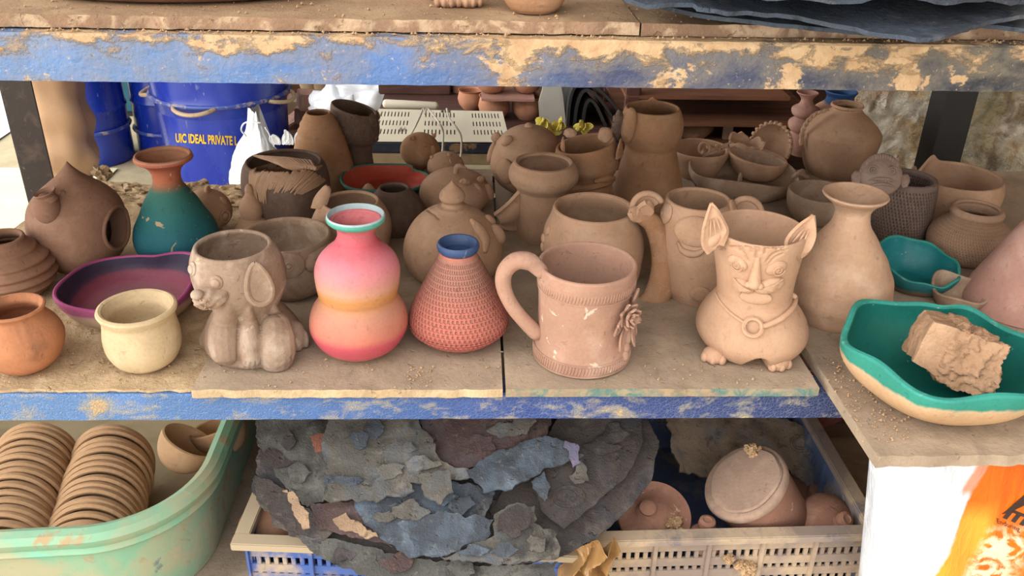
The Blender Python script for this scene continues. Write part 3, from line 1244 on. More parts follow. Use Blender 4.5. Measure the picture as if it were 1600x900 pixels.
# loose fringe swept over the rim
z_ = P.base.z + P.h
for k in range(22):
    t_ = k / 21
    p0 = V((P.base.x - .05 + .085 * t_, P.base.y + .022 - .022 * t_, z_ + .003))
    p1 = V((P.base.x + .01 + .045 * t_, P.base.y - .035 - .006 * t_, z_ + .009 - .006 * abs(t_ - .5)))
    p2 = V((P.base.x + .04 + .02 * t_, P.base.y - .040 + .03 * t_, z_ - .001))
    mb.tube(cr([p0, (p0 + p1) / 2 + V((0, 0, .004)), p1, p2] if k % 2 else [p0, (p0 + p1) / 2 + V((0, 0, .003)), p1], 5), [.0016, .0038, .0036, .0014], 6)
mb.build('fringe', C_MID, P.root)
mb = MB()
for dy in (-3, 3):
    mb.tube(P.line([(474, 296 + dy), (484, 292 + dy * 1.6), (495, 290 + dy)], .001, 5), [.0012, .0026, .0012], 8)
mb.build('eyelid', C_DARK, P.root)

# --- cone and carved goblet
P = Pot('cone_pot', 506, 283, [(None, 52), (270, 50), (240, 44), (210, 36), (190, 28), (181, 23), (177, 20)], C_TAN, wall=.004, ripple=lambda k: .0009 * sin(k * 60) * (1 if .62 < k < .93 else 0), nb=12,
    label='tall orange-brown cone shaped pot with a narrow open top', cat='pot')

P = Pot('carved_goblet', 562, 268, [(None, 25), (255, 23), (235, 22), (222, 25), (214, 32), (200, 37), (185, 37), (174, 36), (170, 35)], C_DARK, wall=.0045, rx=553, parts=True, seg=80,
        rim=lambda th, k: (1, -.010 * k * cos(th)), label='dark goblet shaped pot carved with flowers around its cup', cat='pot')
mb = MB()
rr_ = random.Random(3)
for q in [(566, 196), (582, 186), (577, 205), (560, 212), (588, 198), (545, 205), (572, 216), (590, 180), (538, 192), (556, 188)]:
    l, n = P.hit(*q)
    disc(mb, l, n, P.m(7.5), P.m(7.5), .0022, rough=.4, seed=q[0])
    ring_on(mb, l + n * .0022, n, P.m(4.2), .0011)
for k in range(30):
    l, n = P.hit(rr_.uniform(526, 592), rr_.uniform(184, 222))
    disc(mb, l, n, P.m(3), P.m(5), .0018, rr_.uniform(0, 3), k=6)
mb.build('carved_flowers', C_DARK, P.root)

# --- red bowl with teal rim
M_RED = clay('red_glaze_inside', (196, 70, 44), rough=.5, bump=.15, var=.1, dust=(206, 120, 96), dustamt=.25)
M_REDRIM = clay('teal_rim_paint', (72, 128, 112), rough=.6, bump=.2, var=.15)
M_REDOUT = clay('dark_unpainted_outside', (0, 0, 0), grad=[(0, (112, 80, 64)), (.013, (112, 80, 64)), (.018, (70, 112, 100)), (.04, (76, 124, 110))])


def heart(th, k):
    d = (th - .55 + pi) % (2 * pi) - pi
    return 1 - .24 * k * exp(-(d / .28) ** 2) + .05 * k * cos(2 * th), 0.002 * k * sin(3 * th)


Pot('heart_bowl', 603, 300, [(None, 34), (297, 46), (290, 58), (282, 65), (277, 67)], [M_REDOUT, M_RED, M_REDRIM], wall=.005, seg=120, rim=heart,
    label='red heart shaped bowl with a teal green rim', cat='bowl')

# --- eared pot and its dark neighbour behind the pink vase
P = Pot('eared_pot', 550, 397, [(None, 44), (385, 56), (365, 62), (345, 62), (330, 56), (321, 50), (316, 46)], C_MID, wall=.006, parts=True, rx=548,
        label='buff pot with small pointed ears, right behind the pink vase', cat='pot')
for L_, R_, yy in (([(489, 325), (494, 308), (506, 293), (512, 290)], [(507, 322), (512, 310), (515, 298), (512, 290)], P.base.y - .012),):
    mb = MB()
    flap(mb, L_, R_, yy, yy + .003, V((0, -.004, 0)), .008)
    mb.build('ear', C_MID, P.root)
Pot('clay_cone', 577, 318, [(None, 11), (308, 12), (298, 11), (290, 6), (286, .5)], C_MID, closed=True, seg=40, label='pale rounded cone of clay poking up between the eared pot and the red bowl', cat='clay')
P = Pot('squat_pot', 618, 356, [(None, 40), (340, 48), (322, 46), (308, 37), (299, 28), (295, 25)], C_DARK, wall=.005, label='dark squat pot with a small mouth, under the red bowl', cat='pot')

# --- pink gourd vase
M_PINKV = clay('pink_orange_bands', (0, 0, 0), var=.08, grad=[(0, (210, 160, 120)), (.006, (206, 150, 112)), (.010, (214, 104, 104)), (.020, (210, 84, 96)), (.032, (210, 82, 94)), (.042, (214, 124, 100)), (.066, (206, 140, 112)), (.078, (212, 144, 88)), (.086, (220, 146, 76)), (.096, (222, 160, 132)), (.112, (224, 138, 138)), (.128, (222, 124, 134)), (.145, (208, 84, 96)), (.160, (216, 108, 116)), (.2, (214, 100, 108))],
              gnoise=.006, rough=.65, bump=.18, spots=[((226, 190, 150), 20, .66, .7, .5)])
M_PINKIN = clay('pink_inside', (226, 120, 124), rough=.8, bump=.5)
M_PINKRIM = clay('pale_rim_paint', (176, 196, 198), rough=.5, bump=.1)
M_TEALRING = clay('teal_ring_paint', (84, 172, 152), rough=.5, bump=.1)
P = Pot('gourd_vase', 562, 544, [(None, 40, 's'), (541, 44), (530, 62), (512, 74), (497, 76), (481, 72), (468, 64), (460, 60), (452, 62), (437, 65), (418, 66), (402, 60), (390, 49), (379, 36), (368, 30), (358, 30), (350, 35), (344, 41)],
        [M_PINKV, M_PINKIN], wall=.005, rx=556, parts=True, seg=96, label='pink and orange double bulb vase', cat='vase')
cz = P.base.z + P.h
dx = P.shx * P.h
sc_ = P.rr / 41
mb = MB()
k = 64


def ringpts(r, z):
    return [V((P.base.x + dx + r * cos(2 * pi * i / k), P.base.y + r * sin(2 * pi * i / k), z)) for i in range(k)]


mb.grid([ringpts(sc_ * a, cz + b) for a, b in ((38.5, -.003), (42, -.0015), (45.5, .001), (46.5, .0035), (45.5, .0055))], 0)
mb.grid([ringpts(sc_ * a, cz + b) for a, b in ((45.5, .0055), (45.2, .0068), (44.2, .0076), (43, .0074), (41.5, .005), (39.5, .0005), (38.5, -.003))], 1)
mb.build('lip', [M_TEALRING, M_PINKRIM], P.root)

# --- coral vase with tool marks
M_CORAL = clay('coral_scored_clay', (0, 0, 0), var=.1, grad=[(0, (196, 106, 90)), (.02, (200, 106, 90)), (.06, (200, 116, 98)), (.09, (180, 120, 102)), (.115, (176, 120, 102)), (.119, (208, 120, 94)), (.14, (210, 120, 94))], gnoise=.01,
               ticks=(64, 175, .012, .114, (116, 98, 78), .5), bump=.8)
M_BLUERIM = clay('blue_rim_paint', (60, 84, 128), rough=.45, bump=.2, spots=[((150, 160, 170), 60, .62, .68, .7)])
P = Pot('scored_vase', 717, 528, [(None, 36, 's'), (527, 44), (516, 64), (503, 75), (491, 78), (472, 71), (448, 58), (424, 45), (406, 35), (396, 29), (391, 28)], [M_CORAL, M_BLUERIM], wall=.005, parts=True, seg=110,
        label='coral red scored vase with a blue rim', cat='vase')
cz = P.base.z + P.h
sc_ = P.rr / 28
dx = 0
mb = MB()
mb.grid([ringpts(sc_ * a, cz + b) for a, b in ((26, -.002), (29, -.001), (32, .002), (33.5, .0055), (33, .0085), (31, .0108), (28.5, .0105), (25.5, .007), (22, 0), (21, -.008))], 0)
mb.build('lip', M_BLUERIM, P.root)
mb = MB()
for zz in (.0245, .0205):
    rr2 = max(a for a, b in P.outer if abs(b - zz) < .003)
    mb.tube([V((P.base.x + rr2 * cos(2 * pi * i / 90), P.base.y + rr2 * sin(2 * pi * i / 90), P.base.z + zz)) for i in range(91)], .0008, 6, cap=False)
mb.build('groove_line', M_CORAL, P.root)

# --- coin bank with finial
P = Pot('coin_bank', 708, 427, [(None, 58), (415, 70), (400, 76), (384, 77), (366, 72), (348, 61), (334, 45), (326, 30), (322, 24, 's'), (320, 17), (315, 16), (310, 20), (304, 20), (297, 16), (290, 8), (286, 4), (282, .5)],
        C_MID, closed=True, parts=True, seg=110, label='domed coin bank with a pointed knob and a slot', cat='coin bank')
carve(P, [P.line([(666, 326), (673, 331), (680, 336), (687, 342)], 0, 10)], .0045, .0011)
mb = MB()
pr = [(a, b) for a, b in P.outer]
zz = at_y(706, 327, P.base.y).z - P.base.z
r0 = min(a for a, b in pr if abs(b - zz) < .004)
for i in range(46):
    a = 2 * pi * i / 46
    d = V((cos(a), sin(a), 0))
    mb.blob(P.base + V((0, 0, zz + .001)) + d * (r0 + .001), d * .0055 + V((0, 0, -.002)), V((-d.y, d.x, 0)) * .0012, V((0, 0, .0016)), 5)
mb.build('frill', C_MID, P.root)
mb = MB()
w_ = P.line([(737, 345), (748, 358), (757, 374), (757, 392)], .001, 6)
mb.tube(w_, [.004, .0085, .008, .004], 14, flat=.8)
mb.build('trunk', C_MID, P.root)
mb = MB()
disc(mb, *P.hit(766, 344), P.m(8), P.m(13), .006, .3)
disc(mb, *P.hit(777, 366), P.m(10), P.m(18), .010, .1)
mb.build('ear', C_MID, P.root)

# --- piggy bank behind it
P = Pot('piggy_bank', 711, 322, [(None, 40), (316, 50), (304, 55), (290, 53), (278, 43), (270, 28), (266, 12), (265, .5)], C_MID, closed=True, parts=True,
        label='domed piggy bank with a curled tail, behind the coin bank', cat='piggy bank')
mb = MB()
l, n = P.hit(712, 270)
mb.tube(cr([l, l + V((.002, 0, .010)), l + V((.009, -.002, .012)), l + V((.016, -.002, .009))], 5), [.004, .0045, .004, .002], 10)
mb.build('tail', C_MID, P.root)
for q in ((727, 286), (750, 282)):
    mb = MB()
    l, n = P.hit(*q)
    disc(mb, l + n * .003, n, P.m(9), P.m(5), .006, -.3, rough=.3)
    mb.build('ear', C_MID, P.root)
mb = MB()
l, n = P.hit(747, 292)
disc(mb, l, n, P.m(4), P.m(8), .004, .3)
mb.build('eye', C_MID, P.root)
mb = MB()
l, n = P.hit(764, 300)
disc(mb, l, n, P.m(7), P.m(15), .008, .15)
mb.build('snout', C_MID, P.root)

# --- two small round piggies and the big one
def ball(top, bot, hw, n=9, foot=.35):
    c_, h_ = (top + bot) / 2, (bot - top) / 2
    out = [(None, hw * foot)]
    for i in range(1, n):
        a = pi * i / n
        if sin(a) < foot and a < pi / 2:
            continue
        out.append((c_ + h_ * cos(a), hw * sin(a)))
    out.append((top, .5))
    return out


PBACK = 262
P = Pot('piggy_bank', 657, 261, ball(208, 261, 31), C_TAN, closed=True, parts=True, label='round brown piggy bank in front of the white slotted panel', cat='piggy bank')
for q, s_ in (((645, 217), 5), ((678, 212), 4)):
    mb = MB()
    l, n = P.hit(*q)
    disc(mb, l + n * .002, n, P.m(s_), P.m(s_ * .7), .005, .4)
    mb.build('ear', C_TAN, P.root)
mb = MB()
l, n = P.hit(677, 235)
disc(mb, l, n, P.m(5), P.m(8), .006)
mb.build('snout', C_TAN, P.root)
mb = MB()
disc(mb, *P.hit(664, 226), P.m(4), P.m(4), .002)
mb.build('eye', C_TAN, P.root)
P = Pot('piggy_bank', 697, 283, ball(238, 283, 29), C_MID, closed=True, parts=True, label='small round pale piggy bank behind the domed piggy bank', cat='piggy bank')
for q in ((675, 246), (702, 242)):
    mb = MB()
    l, n = P.hit(*q)
    disc(mb, l + n * .001, n, P.m(4), P.m(3), .003)
    mb.build('ear', C_MID, P.root)
mb = MB()
disc(mb, *P.hit(704, 252), P.m(1.5), P.m(4), .002)
disc(mb, *P.hit(719, 250), P.m(1.5), P.m(3), .002)
mb.build('eye', C_MID, P.root)

P = Pot('piggy_bank', 818, 300, ball(196, 300, 57, 11, .3), C_MID, closed=True, parts=True, rx=828, label='largest round piggy bank with bulging eyes', cat='piggy bank')
for q in ((777, 216), (794, 222)):
    mb = MB()
    l, n = P.hit(*q)
    disc(mb, l + n * .004, n, P.m(6), P.m(10), .008, -.4)
    mb.build('eye', C_MID, P.root)
mb = MB()
l, n = P.hit(768, 238)
disc(mb, l, n, P.m(6), P.m(17), .006, .1)
mb.build('ear', C_MID, P.root)
mb = MB()
l, n = P.hit(826, 197)
mb.blob(l, V((.007, 0, 0)), V((0, .006, 0)), V((0, 0, .006)), 10)
mb.build('tail', C_MID, P.root)
mb = MB()
l, n = P.hit(790, 268)
disc(mb, l, n, P.m(16), P.m(20), .008)
mb.build('snout', C_MID, P.root)

# --- rolled rim pot with fish tail
P = Pot('rolled_rim_pot', 848, 366, [(None, 42), (350, 45), (325, 43), (305, 41), (294, 42, 's'), (290, 45), (282, 52), (272, 55), (263, 53), (256, 48)], C_MID, wall=.008, parts=True, rx=850, seg=90,
        label='pot with a thick rolled rim and a clay tail fin on its left', cat='pot')
mb = MB()
yy = P.base.y - .015
a_ = at_y(813, 318, yy)


def fin(u, v):
    p0, p1 = at_y(812 - 4 * u, 298 + 62 * u, yy), at_y(772 + 8 * sin(pi * u) + 6 * u, 335 + 20 * u, yy)
    q = p0.lerp(p1, v)
    return q + V((0, -.006 * sin(pi * v) + .003 * sin(9 * u), 0))


mb.patch(fin, 12, 8, .006)
mb.build('tail_fin', C_MID, P.root)

# --- cracked pot with ears on its rim
P = Pot('cracked_planter', 918, 332, [(None, 45), (318, 43), (305, 42), (292, 40), (279, 39), (270, 43), (258, 50), (248, 50), (236, 48), (226, 46)], C_TAN, wall=.005, parts=True, rx=915, seg=90,
        rim=lambda th, k: (1, .008 * k ** 4 * cos(th)), label='brown animal planter with a cracked collar and ears on its rim', cat='planter')
mb = MB()
zt = P.base.z + P.h
for i, (ax_, tz_) in enumerate(((pi * 1.02, .014), (-.5, .018))):
    c_ = P.base + V((P.rr * cos(ax_), P.rr * sin(ax_), P.h))
    t_ = V((-sin(ax_), cos(ax_), 0))
    mb = MB()
    ear(mb, c_ - t_ * .012 - V((0, 0, .012)), c_ + t_ * .012 - V((0, 0, .012)), c_ + V((0, 0, tz_)), V((0, -.003, 0)), .005, pw=.5)
    mb.build('ear', C_TAN, P.root)
mb = MB()
for q, s_ in (((891, 204), (10, 7)), ((946, 207), (11, 12))):
    mb = MB()
    c_ = at_y(q[0], q[1] + 4, P.base.y - P.rr * .35)
    mb.blob(c_, V((P.m(s_[0]), 0, 0)), V((0, P.m(8), 0)), V((0, 0, P.m(s_[1]))), 12, rough=.2, seed=q[0])
    mb.build('horn', C_MID, P.root)
mb = MB()
w_ = P.line([(878, 294), (895, 296), (915, 293), (938, 287), (960, 281)], .002, 6)
mb.tube(w_, [.0035, .006, .005, .006, .004], 8, flat=1.0)
w_ = P.line([(930, 281), (948, 277), (962, 279)], .003, 6)
mb.tube(w_, [.003, .006, .004], 8)
mb.build('collar', C_TAN, P.root)

# --- tall pot with dog ears
P = Pot('dog_ear_vase', 1012, 312, [(None, 54), (300, 54), (275, 50), (250, 44), (233, 40), (227, 40, 's'), (219, 44), (205, 48), (190, 49), (178, 46), (170, 43)], C_TAN, wall=.005, parts=True, rx=1020, seg=90,
        rim=lambda th, k: (1, .006 * exp(-((th - 1.4) / .12) ** 2) * (k > .97)), label='tall dark vase with a rounded head and hanging dog ears', cat='vase')
mb = MB()
l, n = P.hit(984, 196)
disc(mb, l + n * .002, n, P.m(13), P.m(27), .010, 0)
mb.build('ear', C_TAN, P.root)
mb = MB()
c_ = at_y(966, 196, P.base.y - .02)
mb.blob(c_, V((P.m(9), 0, 0)), V((0, P.m(9), 0)), V((0, 0, P.m(22))), 12, rough=.25)
rr_ = random.Random(2)
for k in range(60):
    d = V((rr_.gauss(0, 1), rr_.gauss(0, 1) - .6, rr_.gauss(0, 1))).normalized()
    mb.blob(c_ + V((d.x * P.m(9), d.y * P.m(9), d.z * P.m(22))), V((.0013, 0, 0)), V((0, .0013, 0)), V((0, 0, .0013)), 3)
mb.build('textured_ear', C_DARK, P.root)

# --- fish handled mug
P = Pot('fish_handle_mug', 925, 442, [(None, 62), (425, 72), (400, 77), (378, 79), (358, 76), (342, 69), (332, 65), (326, 64)], C_MID, wall=.006, parts=True, rx=928, seg=96,
        label='large round mug with a curved fish for a handle', cat='mug')
yy = P.base.y - .03
hp = [at_y(a, b, yy - .012 * i / 5) for i, (a, b) in enumerate([(998, 336), (1020, 350), (1034, 385), (1037, 425), (1025, 464), (994, 486)])]
mb = MB()
pth = cr(hp, 14)
mb.tube(pth, [.009, .0115, .0138, .016, .0172, .013], 26, flat=1.1)
fo = mb.build('handle', C_TAN, P.root)


class Wrap:
    pass


fw = Wrap()
fw.body = fo
fw.remesh = lambda: None
bv = bvh_of(fo)
sc_l = []
rr_ = random.Random(6)
for k in range(150):
    t_ = rr_.random()
    base = cr([(1005, 345, 0), (1027, 385, 0), (1032, 425, 0), (1022, 460, 0)], 20)
    c_ = base[int(t_ * (len(base) - 1))]
    cx, cy = c_.x + rr_.uniform(-22, 20), c_.y + rr_.uniform(-5, 5)
    arc = []
    for j in range(6):
        a = pi * j / 5
        d = ray(cx + 4.5 * cos(a), cy + 2.5 * sin(a))
        l, n, i, q = bv.ray_cast(CAM, d.normalized())
        if l:
            arc.append(l)
    if arc:
        sc_l.append(arc)
mb = MB()
for a_ in sc_l:
    if len(a_) > 2:
        mb.tube(a_, .0007, 5)
mb.build('scales', C_TAN, fo)
mb = MB()
yt = yy - .004
for ang, ln, wd in ((-2.75, 30, 24), (-.95 - .6, 30, 26), (-2.2, 24, 18)):
    c_ = at_y(1006, 338, yt)
    d = V((cos(ang), -.25, -sin(ang))).normalized()
    petal(mb, c_ - d * .004, d, V((0, -1, .35)).normalized(), P.m(ln), P.m(wd), .006, cup=.15)
mb.build('tail_fin', C_MID, P.root)
mb = MB()
for q in ((849, 372), (856, 360), (848, 386)):
    disc(mb, *P.hit(*q), P.m(8), P.m(8), .003)
mb.build('pressed_pattern', C_MID, P.root)

# --- flower mug
M_MUG = clay('pinkish_buff_mug', (184, 140, 116), dust=(206, 170, 146), dustamt=.55, dscale=14, bump=.4, spots=[((222, 200, 178), 46, .655, .68, .8), ((150, 110, 90), 9, .55, .7, .4)])
P = Pot('flower_mug', 908, 552, [(None, 70, 's'), (549, 74), (538, 75), (520, 73), (495, 72), (470, 73), (445, 75), (425, 77), (412, 78)], M_MUG, wall=.005, rx=918, parts=True, seg=110,
        label='tall mug with a clay flower and ribbed bands, at the front', cat='mug')


def band(pot, row, name, n, mat, half=.0072):
    zz = at_y(pot.base.x and proj(pot.base)[0], row, pot.base.y).z - pot.base.z
    rr2 = [a for a, b in sorted(pot.outer, key=lambda q: abs(q[1] - zz))][0]
    mb_ = MB()
    ctr = pot.base + V((pot.shx * zz, 0, zz))
    for s_ in (-1, 1):
        mb_.tube([ctr + V((rr2 * cos(2 * pi * i / 96), rr2 * sin(2 * pi * i / 96), s_ * half)) for i in range(97)], .0011, 6, cap=False)
    for i in range(n):
        a = 2 * pi * i / n
        d = V((cos(a), sin(a), 0))
        tt = V((-d.y, d.x, 0))
        mb_.blob(ctr + d * rr2, d * .0013, tt * .0011, V((0, 0, half * .85)) + tt * .0012, 5)
    return mb_.build(name, mat, pot.root)


band(P, 434, 'ribbed_band', 96, M_MUG)
band(P, 541, 'ribbed_band', 96, M_MUG)
hy = P.base.y - .012
mb = MB()
hp = [at_y(a, b, hy) for a, b in [(846, 424), (828, 409), (806, 408), (789, 424), (787, 448), (799, 476), (818, 500), (838, 520)]]
mb.tube(cr(hp, 8), [P.m(11), P.m(13.5), P.m(13), P.m(12), P.m(11), P.m(11), P.m(12)], 18)
mb.build('handle', M_MUG, P.root)
mb = MB()
pets = []
fl, fn = P.hit(973, 489)
fn = (fn + V((.15, -.5, .1))).normalized()
r_, u_ = frame(fn)
for lay, (cnt, ln, up_) in enumerate(((7, 21, .25), (6, 17, .6), (4, 11, 1.1))):
    for k in range(cnt):
        a = 2 * pi * k / cnt + lay * .5
        d = (r_ * cos(a) + u_ * sin(a) + fn * up_).normalized()
        mp_ = MB()
        petal(mp_, fl + fn * (.004 + lay * .004), d, fn, P.m(ln), P.m(15), .0022, cup=.45)
        pets.append(mp_)
mb.blob(fl + fn * .012, r_ * .003, u_ * .003, fn * .003, 8)
fo_ = mb.build('flower', M_MUG, P.root)
for mp_ in pets:
    mp_.build('petal', M_MUG, fo_)
mb = MB()
for q, ang, ln, wd in (((974, 498), 2.95, 32, 20), ((974, 508), 4.05, 38, 16), ((985, 512), 4.6, 30, 17), ((985, 474), 1.75, 30, 17), ((990, 500), 5.1, 34, 16), ((970, 503), 3.5, 26, 14)):
    l, n = P.hit(*q)
    r2, u2 = frame(n)
    d = (r2 * cos(ang) + u2 * sin(ang) + n * .12).normalized()
    petal(mb, l + n * .002, d, n, P.m(ln), P.m(wd), .0022, cup=.25)
    mb.tube([l + n * .0035, l + n * .004 + d * P.m(ln) * .85], .0007, 5)
for q in ((981, 522), (987, 530), (988, 544), (990, 558), (978, 513)):
    l, n = P.hit(*q)
    disc(mb, l, n, P.m(8), P.m(10), .0045)
mb.build('leaves', M_MUG, P.root)

# --- monkey planter
P = Pot('monkey_planter', 1094, 455, [(None, 54), (440, 60), (415, 63), (390, 64), (360, 62), (335, 57), (320, 53), (313, 51)], C_MID, wall=.0055, parts=True, rx=1092, seg=110,
        label='planter with a smiling monkey face and round ears', cat='planter')
ya = P.base.y - .005
mb = MB()
for cx, cy, s_ in ((1012, 326, -1), (1166, 334, 1)):
    mb = MB()
    pts = [at_y(cx + s_ * 24 * cos(a), cy - 24 * sin(a), ya) for a in [pi * k / 10 * .8 + .1 for k in range(11)]]
    mb.tube(pts, .0042, 10)
    ctr = at_y(cx - s_ * 4, cy, ya + .006)
    mb.patch(lambda u, v: ctr.lerp(pts[int(round(u * 10))], max(v, .05)), 10, 4, .004)
    mb.build('ear', C_MID, P.root)
for q in ((1041, 334), (1146, 330)):
    mb = MB()
    l, n = P.hit(*q)
    disc(mb, l, n, P.m(14), P.m(18), .0045, -.5)
    eo_ = mb.build('eye', C_MID, P.root)
    mb = MB()
    ring_on(mb, l + n * .0043, n, P.m(4), .0009)
    mb.build('pupil', C_MID, eo_)
mb = MB()
l, n = P.hit(1087, 362)
disc(mb, l, n, P.m(31), P.m(23), .006, 0)
for q in ((1074, 368), (1089, 370)):
    l2, n2 = P.hit(*q)
    ring_on(mb, l2 + n2 * .0052, n2, P.m(2.6), .0006)
mb.build('muzzle', C_MID, P.root)
mb = MB()
mb.tube(P.line([(1060, 378), (1066, 390), (1078, 396), (1092, 395), (1104, 386)], .001, 6), [.0015, .004, .005, .004, .0015], 10)
mb.build('mouth', C_MID, P.root)
mb = MB()
l, n = P.hit(1094, 460)
disc(mb, l, n, P.m(16), P.m(14), .004)
ring_on(mb, l + n * .0035, n, P.m(9), .0008)
mb.build('foot', C_MID, P.root)

# --- cat planter
M_CAT = clay('smooth_pale_clay', (200, 156, 122), var=.1, dust=(214, 178, 146), dustamt=.3, bump=.2, rings=.12)
P = Pot('cat_planter', 1172, 541, [(None, 52), (538, 66), (526, 79), (512, 86), (497, 84), (482, 76), (468, 65), (459, 59), (450, 58), (432, 60), (410, 64), (385, 69), (366, 72), (357, 73)],
        M_CAT, wall=.004, rx=1186, parts=True, seg=256, nb=14, label='pale planter shaped like a scowling cat with pointed ears and a collar', cat='planter')
gro = [[(1140, 385), (1152, 388), (1162, 396), (1168, 408)], [(1147, 384), (1160, 393)], [(1166, 378), (1172, 388), (1174, 394)], [(1181, 378), (1182, 392), (1181, 402)], [(1186, 380), (1187, 394)],
       [(1203, 379), (1197, 388), (1195, 396)], [(1208, 384), (1214, 378)], [(1198, 409), (1206, 399), (1217, 393), (1228, 391)], [(1201, 413), (1210, 403), (1222, 397)], [(1214, 390), (1220, 382)], [(1222, 389), (1226, 383)],
       [(1155, 392), (1150, 384)], [(1160, 390), (1156, 382)],
       [(1168, 452), (1180, 449), (1188, 455), (1200, 462)], [(1246, 402), (1251, 410), (1250, 420)], [(1115, 390), (1124, 388), (1132, 388)]]
carve(P, [P.line([(a, max(b, 386)) for a, b in g], 0, 10) for g in gro], .0028, .0013)
ax0 = at_y(1180, 566, P.base.y - .05).x - P.base.x
for v in P.body.data.vertices:          # arch between the two legs
    q_ = ((v.co.x - ax0) / .015) ** 2 + (v.co.z / .024) ** 2
    if q_ < 1 and v.co.y < -.02:
        v.co.y = min(v.co.y + .034 * (1 - q_) ** .35, -.016)
P.body.data.update()
P.remesh()
# ears
yb = P.base.y - .036
for L_, R_, bul in (([(1107, 397), (1098, 384), (1098, 362), (1104, 338), (1111, 317)], [(1128, 384), (1137, 362), (1131, 345), (1121, 328), (1111, 317)], V((.002, .0065, 0))),
                    ([(1238, 401), (1228, 384), (1234, 367), (1252, 349), (1272, 336)], [(1252, 402), (1266, 392), (1275, 372), (1275, 352), (1272, 336)], V((-.002, .0065, 0)))):
    mb = MB()
    bl, br, tip = L_[0], R_[0], L_[-1]
    flap(mb, L_, R_, yb, yb + .012, bul, .0052)
    a_, b_, c_ = at_y(*L_[1], yb), at_y(*R_[1], yb), at_y(*tip, yb + .012)
    for k in (-.22, 0, .2):
        p0 = (a_ + b_) / 2 + (b_ - a_) * k + (c_ - (a_ + b_) / 2) * .12
        p1 = (a_ + b_) / 2 + (b_ - a_) * k * .5 + (c_ - (a_ + b_) / 2) * .55
        mb.tube([p0 + bul * .8 + V((0, -.003, 0)), (p0 + p1) / 2 + bul * .62 + V((0, -.003, 0)), p1 + bul * .4 + V((0, -.0026, 0))], [.0006, .0012, .0005], 6)
    # root of the ear on the rim
    mb.blob(a_.lerp(b_, .5) + V((0, .010, -.006)), (b_ - a_) * .42, V((0, .008, 0)), V((0, 0, .010)), 12)
    mb.build('ear', M_CAT, P.root)
for q in ((1152, 411), (1213, 419)):
    mb = MB()
    l, n = P.hit(*q)
    disc(mb, l, n, P.m(15.5), P.m(11.5), .0045, .35 if q[0] > 1180 else -.25)
    sp_ = []
    r_, u_ = frame(n)
    for i in range(34):
        a = i / 33 * 3.6 * pi
        rad = P.m(9.2) * (1 - i / 36)
        sp_.append(l + n * (.0042 + .0008 * i / 33) + r_ * (cos(a) * rad + .0012) - u_ * (sin(a) * rad + .0008))
    eo_ = mb.build('eye', M_CAT, P.root)
    mb = MB()
    mb.tube(sp_, .0009, 6)
    mb.build('pupil', M_CAT, eo_)
mb = MB()
w_ = P.line([(1184, 405), (1182, 418), (1180, 432), (1179, 441)], 0, 6)
nn = P.hit(1180, 430)[1]
mb.tube([p + nn * (-.001 + .0055 * (i / (len(w_) - 1)) ** 1.5) for i, p in enumerate(w_)], [P.m(4), P.m(6), P.m(8.5), P.m(9.5)], 16, up=nn)
e_ = w_[-1] + nn * .0055
r_, u_ = frame(nn)
for s_ in (-1, 1):
    mb.blob(e_ + r_ * s_ * P.m(8) - u_ * .0005, r_ * P.m(5.5), u_ * P.m(5), nn * .004, 10)
mb.build('nose', M_CAT, P.root)
for s_, pts in ((-1, [(1150, 436), (1160, 443), (1176, 449)]), (1, [(1218, 441), (1205, 449), (1180, 451)])):
    mb = MB()
    l, n = P.hit(1162 if s_ < 0 else 1202, 446)
    r2, u2 = frame(n)
    tl = (-.28 if s_ < 0 else .35)
    mb.blob(l, (r2 * cos(tl) + u2 * sin(tl)) * P.m(17 if s_ < 0 else 22), (u2 * cos(tl) - r2 * sin(tl)) * P.m(11 if s_ < 0 else 13), n * .0075, 14)
    wp_ = mb.build('whisker_pad', M_CAT, P.root)
    mb = MB()
    for k in range(6):
        v_ = (k / 5 - .5) * 2
        q0 = l + n * .0066 - r2 * s_ * P.m(13)
        q1 = l + n * .0045 + (r2 * s_ * P.m(16) + u2 * (P.m(9) * v_ + P.m(5))) if s_ > 0 else l + n * .0045 + (r2 * s_ * P.m(15) + u2 * (P.m(8) * v_ + P.m(3)))
        mb.tube(cr([q0, (q0 + q1) / 2 + n * .0026, q1 - n * .001], 5), [.0006, .0013, .0009], 6)
    mb.build('whiskers', M_CAT, wp_)
mb = MB()
l, n = P.hit(1181, 465)
disc(mb, l, n, P.m(23), P.m(12), .0028)
mb.build('lower_lip', M_CAT, P.root)
mb = MB()
w1 = P.line([(1119, 458), (1126, 472), (1140, 488), (1156, 500), (1166, 506)], .001, 6)
w2 = P.line([(1242, 460), (1237, 480), (1222, 496), (1204, 506), (1189, 511)], .002, 6)
mb.tube(w1, [.0012, .0018, .002], 8)
mb.tube(w2, [.003, .0036, .0034], 10)
mb.build('collar', M_CAT, P.root)
mb = MB()
l, n = P.hit(1176, 512)
ring_on(mb, l + n * .003, (n + V((0, 0, .15))).normalized(), P.m(13), .0026, k=32)
mb.build('collar_ring', M_CAT, P.root)
for px, py, ang in ((1114, 566, -.35), (1217, 577, .25)):
    mb = paw(P, px, py, 18, 15, 22, ang, toes=3, ctr=at_z(px, py, P.z0))
    mb.build('paw', M_CAT, P.root)

